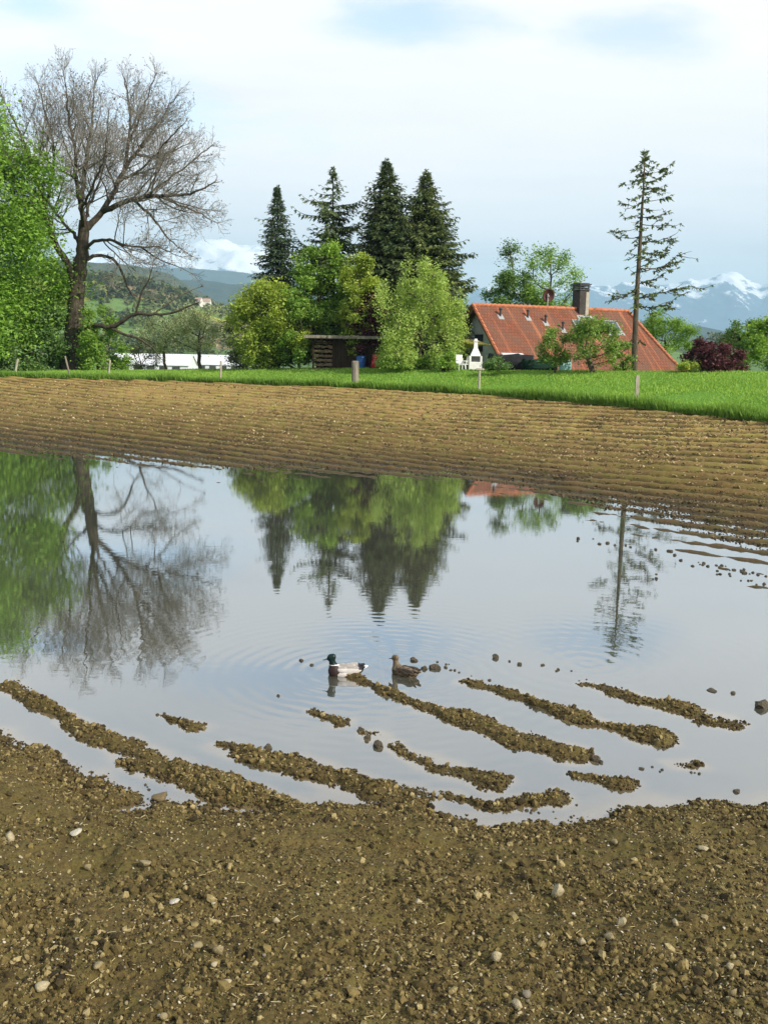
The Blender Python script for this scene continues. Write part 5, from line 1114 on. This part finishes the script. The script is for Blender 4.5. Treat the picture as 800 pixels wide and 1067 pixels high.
# greenhouses and farm houses
PLASTIC = simple('white_greenhouse_film', (.62, .63, .64), .5, .12, .8, .4); FARM_R = simple('pale_far_roof', (.34, .24, .19), .85, .2, .2); FARM_W = simple('far_white_wall', (.66, .63, .58), .85, .1, .3)
def gable(name, label, cat, px0, px1, py_base, d, hw, hr, wall, roof_, depth, group=None, rz=0):
    a = at_d(px0, py_base, d); b = at_d(px1, py_base, d); L = b[0] - a[0]; th = thing(name, label, cat, ((a[0] + b[0]) / 2, d + depth / 2, a[2]), rz, group)
    x = L / 2; y = depth / 2; MB().add([(-x, -y, -2), (x, -y, -2), (x, y, -2), (-x, y, -2), (-x, -y, hw), (x, -y, hw), (x, y, hw), (-x, y, hw), (-x, 0, hr), (x, 0, hr)], [(0, 1, 5, 4), (1, 2, 6, 9, 5), (2, 3, 7, 6), (3, 0, 4, 8, 7)]).build('wall', wall, th)
    e = .25; k = (hr - hw) / y; mb = MB().add([(-x - e, -y - e, hw - k * e + .05), (x + e, -y - e, hw - k * e + .05), (x + e, 0, hr + .06), (-x - e, 0, hr + .06), (x + e, y + e, hw - k * e + .05), (-x - e, y + e, hw - k * e + .05)], [(0, 1, 2, 3), (3, 2, 4, 5)]); o = mb.build('roof', roof_, th); so = o.modifiers.new('s', 'SOLIDIFY'); so.thickness = .12; so.offset = -1
    return th, L, y, hw
DGL = simple('dark_gap', (.05, .055, .05), .8, .2, 1)
for px0, px1, py, d, hw, hr, lb in ((112, 196, 386.5, 190, 1.4, 3.4, 'long white greenhouse behind the foot of the bare tree'), (150, 256, 385.5, 225, 1.6, 3.7, 'long white greenhouse reaching to the yellow green garden tree')):
    th, L, y, h_ = gable('greenhouse', lb, 'greenhouse', px0, px1, py, d, hw, hr, PLASTIC, PLASTIC, 9, 'white greenhouses in the valley')
    mb = MB(); 
    for k in range(int(L / 2.5)): mb.box((-L / 2 + 1 + k * 2.5, -y - .03, hw * .45), (1.5, .04, hw * .7))
    mb.build('side_vent', DGL, th)
for i, (px0, px1, py, d, lb) in enumerate(((203, 210, 317, 900, 'tiny far farmhouse, left one of three on the hillside'), (211.5, 219, 318, 905, 'tiny far farmhouse in the middle of three on the hillside'), (193, 199, 325, 820, 'tiny far farmhouse lower down the hillside'))):
    gable('farm_house', lb, 'house', px0, px1, py, d, 3.2, 6.2, FARM_W, FARM_R, 7, 'far houses on the hillside', .3 * i - .3)

# ------------------------------------------------------------------ haze, sky, sun
hz = bpy.data.materials.new('haze_air'); hz.use_nodes = True; tr = hz.node_tree; tr.nodes.clear(); o_ = tr.nodes.new('ShaderNodeOutputMaterial'); pv = tr.nodes.new('ShaderNodeVolumePrincipled'); pv.inputs['Color'].default_value = (.50, .80, 1.0, 1); pv.inputs['Density'].default_value = HAZE if 'HAZE' in globals() else 1.15e-4; pv.inputs['Anisotropy'].default_value = 0.0; tr.links.new(pv.outputs[0], o_.inputs['Volume'])
HX = 15900; MB().box((0, 0, (1300 - 16) / 2), (2 * HX, 2 * HX, 1300 + 16)).build('haze', hz); bpy.data.objects['haze']['kind'] = 'stuff'

SUN = np.array([.68, -.50, .56]); SUN /= np.linalg.norm(SUN); el = math.asin(SUN[2]); az = math.atan2(SUN[0], SUN[1])
w = bpy.data.worlds.new('World'); scene.world = w; w.use_nodes = True; nt = w.node_tree; nt.nodes.clear()
class WT(NT):
    def __init__(s): s.t = nt
t = WT(); out = t.n('ShaderNodeOutputWorld'); bg = t.n('ShaderNodeBackground'); bg.inputs[1].default_value = .1
sky = t.n('ShaderNodeTexSky', sky_type='NISHITA', sun_disc=False, sun_elevation=el, sun_rotation=az, altitude=500, air_density=1.0, dust_density=1.0, ozone_density=1.2)
dirv = t.coord('Generated'); sp = t.n('ShaderNodeSeparateXYZ'); t.l(dirv, sp.inputs[0]); zc = t.math('ADD', t.math('MAXIMUM', sp.outputs[2], 0), .12)
px_ = t.math('DIVIDE', sp.outputs[0], zc); py_ = t.math('DIVIDE', sp.outputs[1], zc); cb = t.n('ShaderNodeCombineXYZ'); t.l(px_, cb.inputs[0]); t.l(py_, cb.inputs[1])
n1 = t.noise(t.map(cb.outputs[0], (.55, .9, 1), (0, 0, .2), (3.4, 1.2, 0)), 1.0, 7, .55); n2 = t.noise(t.map(cb.outputs[0], (.5, 1.1, 1), (0, 0, .1), (9.4, 4.2, 0)), 1.6, 6, .55)
cover = t.ramp(n1, [(.24, (0, 0, 0)), (.40, (1, 1, 1))])
cloud = t.ramp(n2, [(.3, (8.5, 8.1, 8.0)), (.45, (9.3, 8.85, 8.65)), (.7, (10.1, 9.4, 9.0))])
ga = t.math('DIVIDE', sp.outputs[0], t.math('MAXIMUM', sp.outputs[1], .05)); gb = t.math('DIVIDE', sp.outputs[2], t.math('MAXIMUM', sp.outputs[1], .05)); n3 = t.noise(t.map(cb.outputs[0], (1.4, 1.9, 1)), 1.6, 6, .6)
for hx, hy, rx_, ry_, k_ in ((420, 20, 120, 26, .75), (655, 36, 85, 22, .6), (30, 4, 60, 16, .7), (330, -30, 200, 30, .6)):
    h_ = ray(hx, hy); a_ = t.math('DIVIDE', t.math('SUBTRACT', ga, h_[0] / h_[1]), rx_ / 1000.); b_ = t.math('DIVIDE', t.math('SUBTRACT', gb, h_[2] / h_[1]), ry_ / 1000. * 1.1)
    rr_ = t.math('SQRT', t.math('ADD', t.math('MULTIPLY', a_, a_), t.math('MULTIPLY', b_, b_))); rr_ = t.math('ADD', rr_, t.math('MULTIPLY', t.math('SUBTRACT', n3, .5), 2.2))
    mr_ = t.n('ShaderNodeMapRange', interpolation_type='SMOOTHSTEP'); t.l(rr_, mr_.inputs[0]); mr_.inputs[1].default_value = .2; mr_.inputs[2].default_value = 1.25; mr_.inputs[3].default_value = 1 - k_; mr_.inputs[4].default_value = 1
    cover = t.math('MULTIPLY', cover, mr_.outputs[0])
hi_ = t.n('ShaderNodeMapRange', interpolation_type='SMOOTHSTEP'); t.l(t.math('ADD', sp.outputs[2], t.math('MULTIPLY', t.math('SUBTRACT', n3, .5), .25)), hi_.inputs[0]); hi_.inputs[1].default_value = .30; hi_.inputs[2].default_value = .60; hi_.inputs[3].default_value = 1; hi_.inputs[4].default_value = .35; cover = t.math('MULTIPLY', cover, hi_.outputs[0])
skyb = t.mix(1.0, sky.outputs[0], (2.6, 2.35, 2.1), 'MULTIPLY')
t.l(t.mix(cover, skyb, cloud), bg.inputs[0]); t.l(bg.outputs[0], out.inputs[0])
sd = bpy.data.lights.new('sun', 'SUN'); sd.energy = 5.0; sd.angle = math.radians(.6); sd.color = (1, .93, .82); so = bpy.data.objects.new('sun', sd); COL.objects.link(so); so.rotation_euler = Vector(SUN).to_track_quat('Z', 'Y').to_euler(); so.location = (20, -10, 40)
vs = scene.view_settings; vs.view_transform = 'Standard'; vs.look = 'None'; vs.gamma = 1; vs.use_curve_mapping = False; vs.exposure = 0.50
scene.cycles.max_bounces = 8; scene.cycles.diffuse_bounces = 4; scene.cycles.glossy_bounces = 3; scene.cycles.transmission_bounces = 4; scene.cycles.volume_bounces = 0; scene.cycles.caustics_reflective = False; scene.cycles.caustics_refractive = False
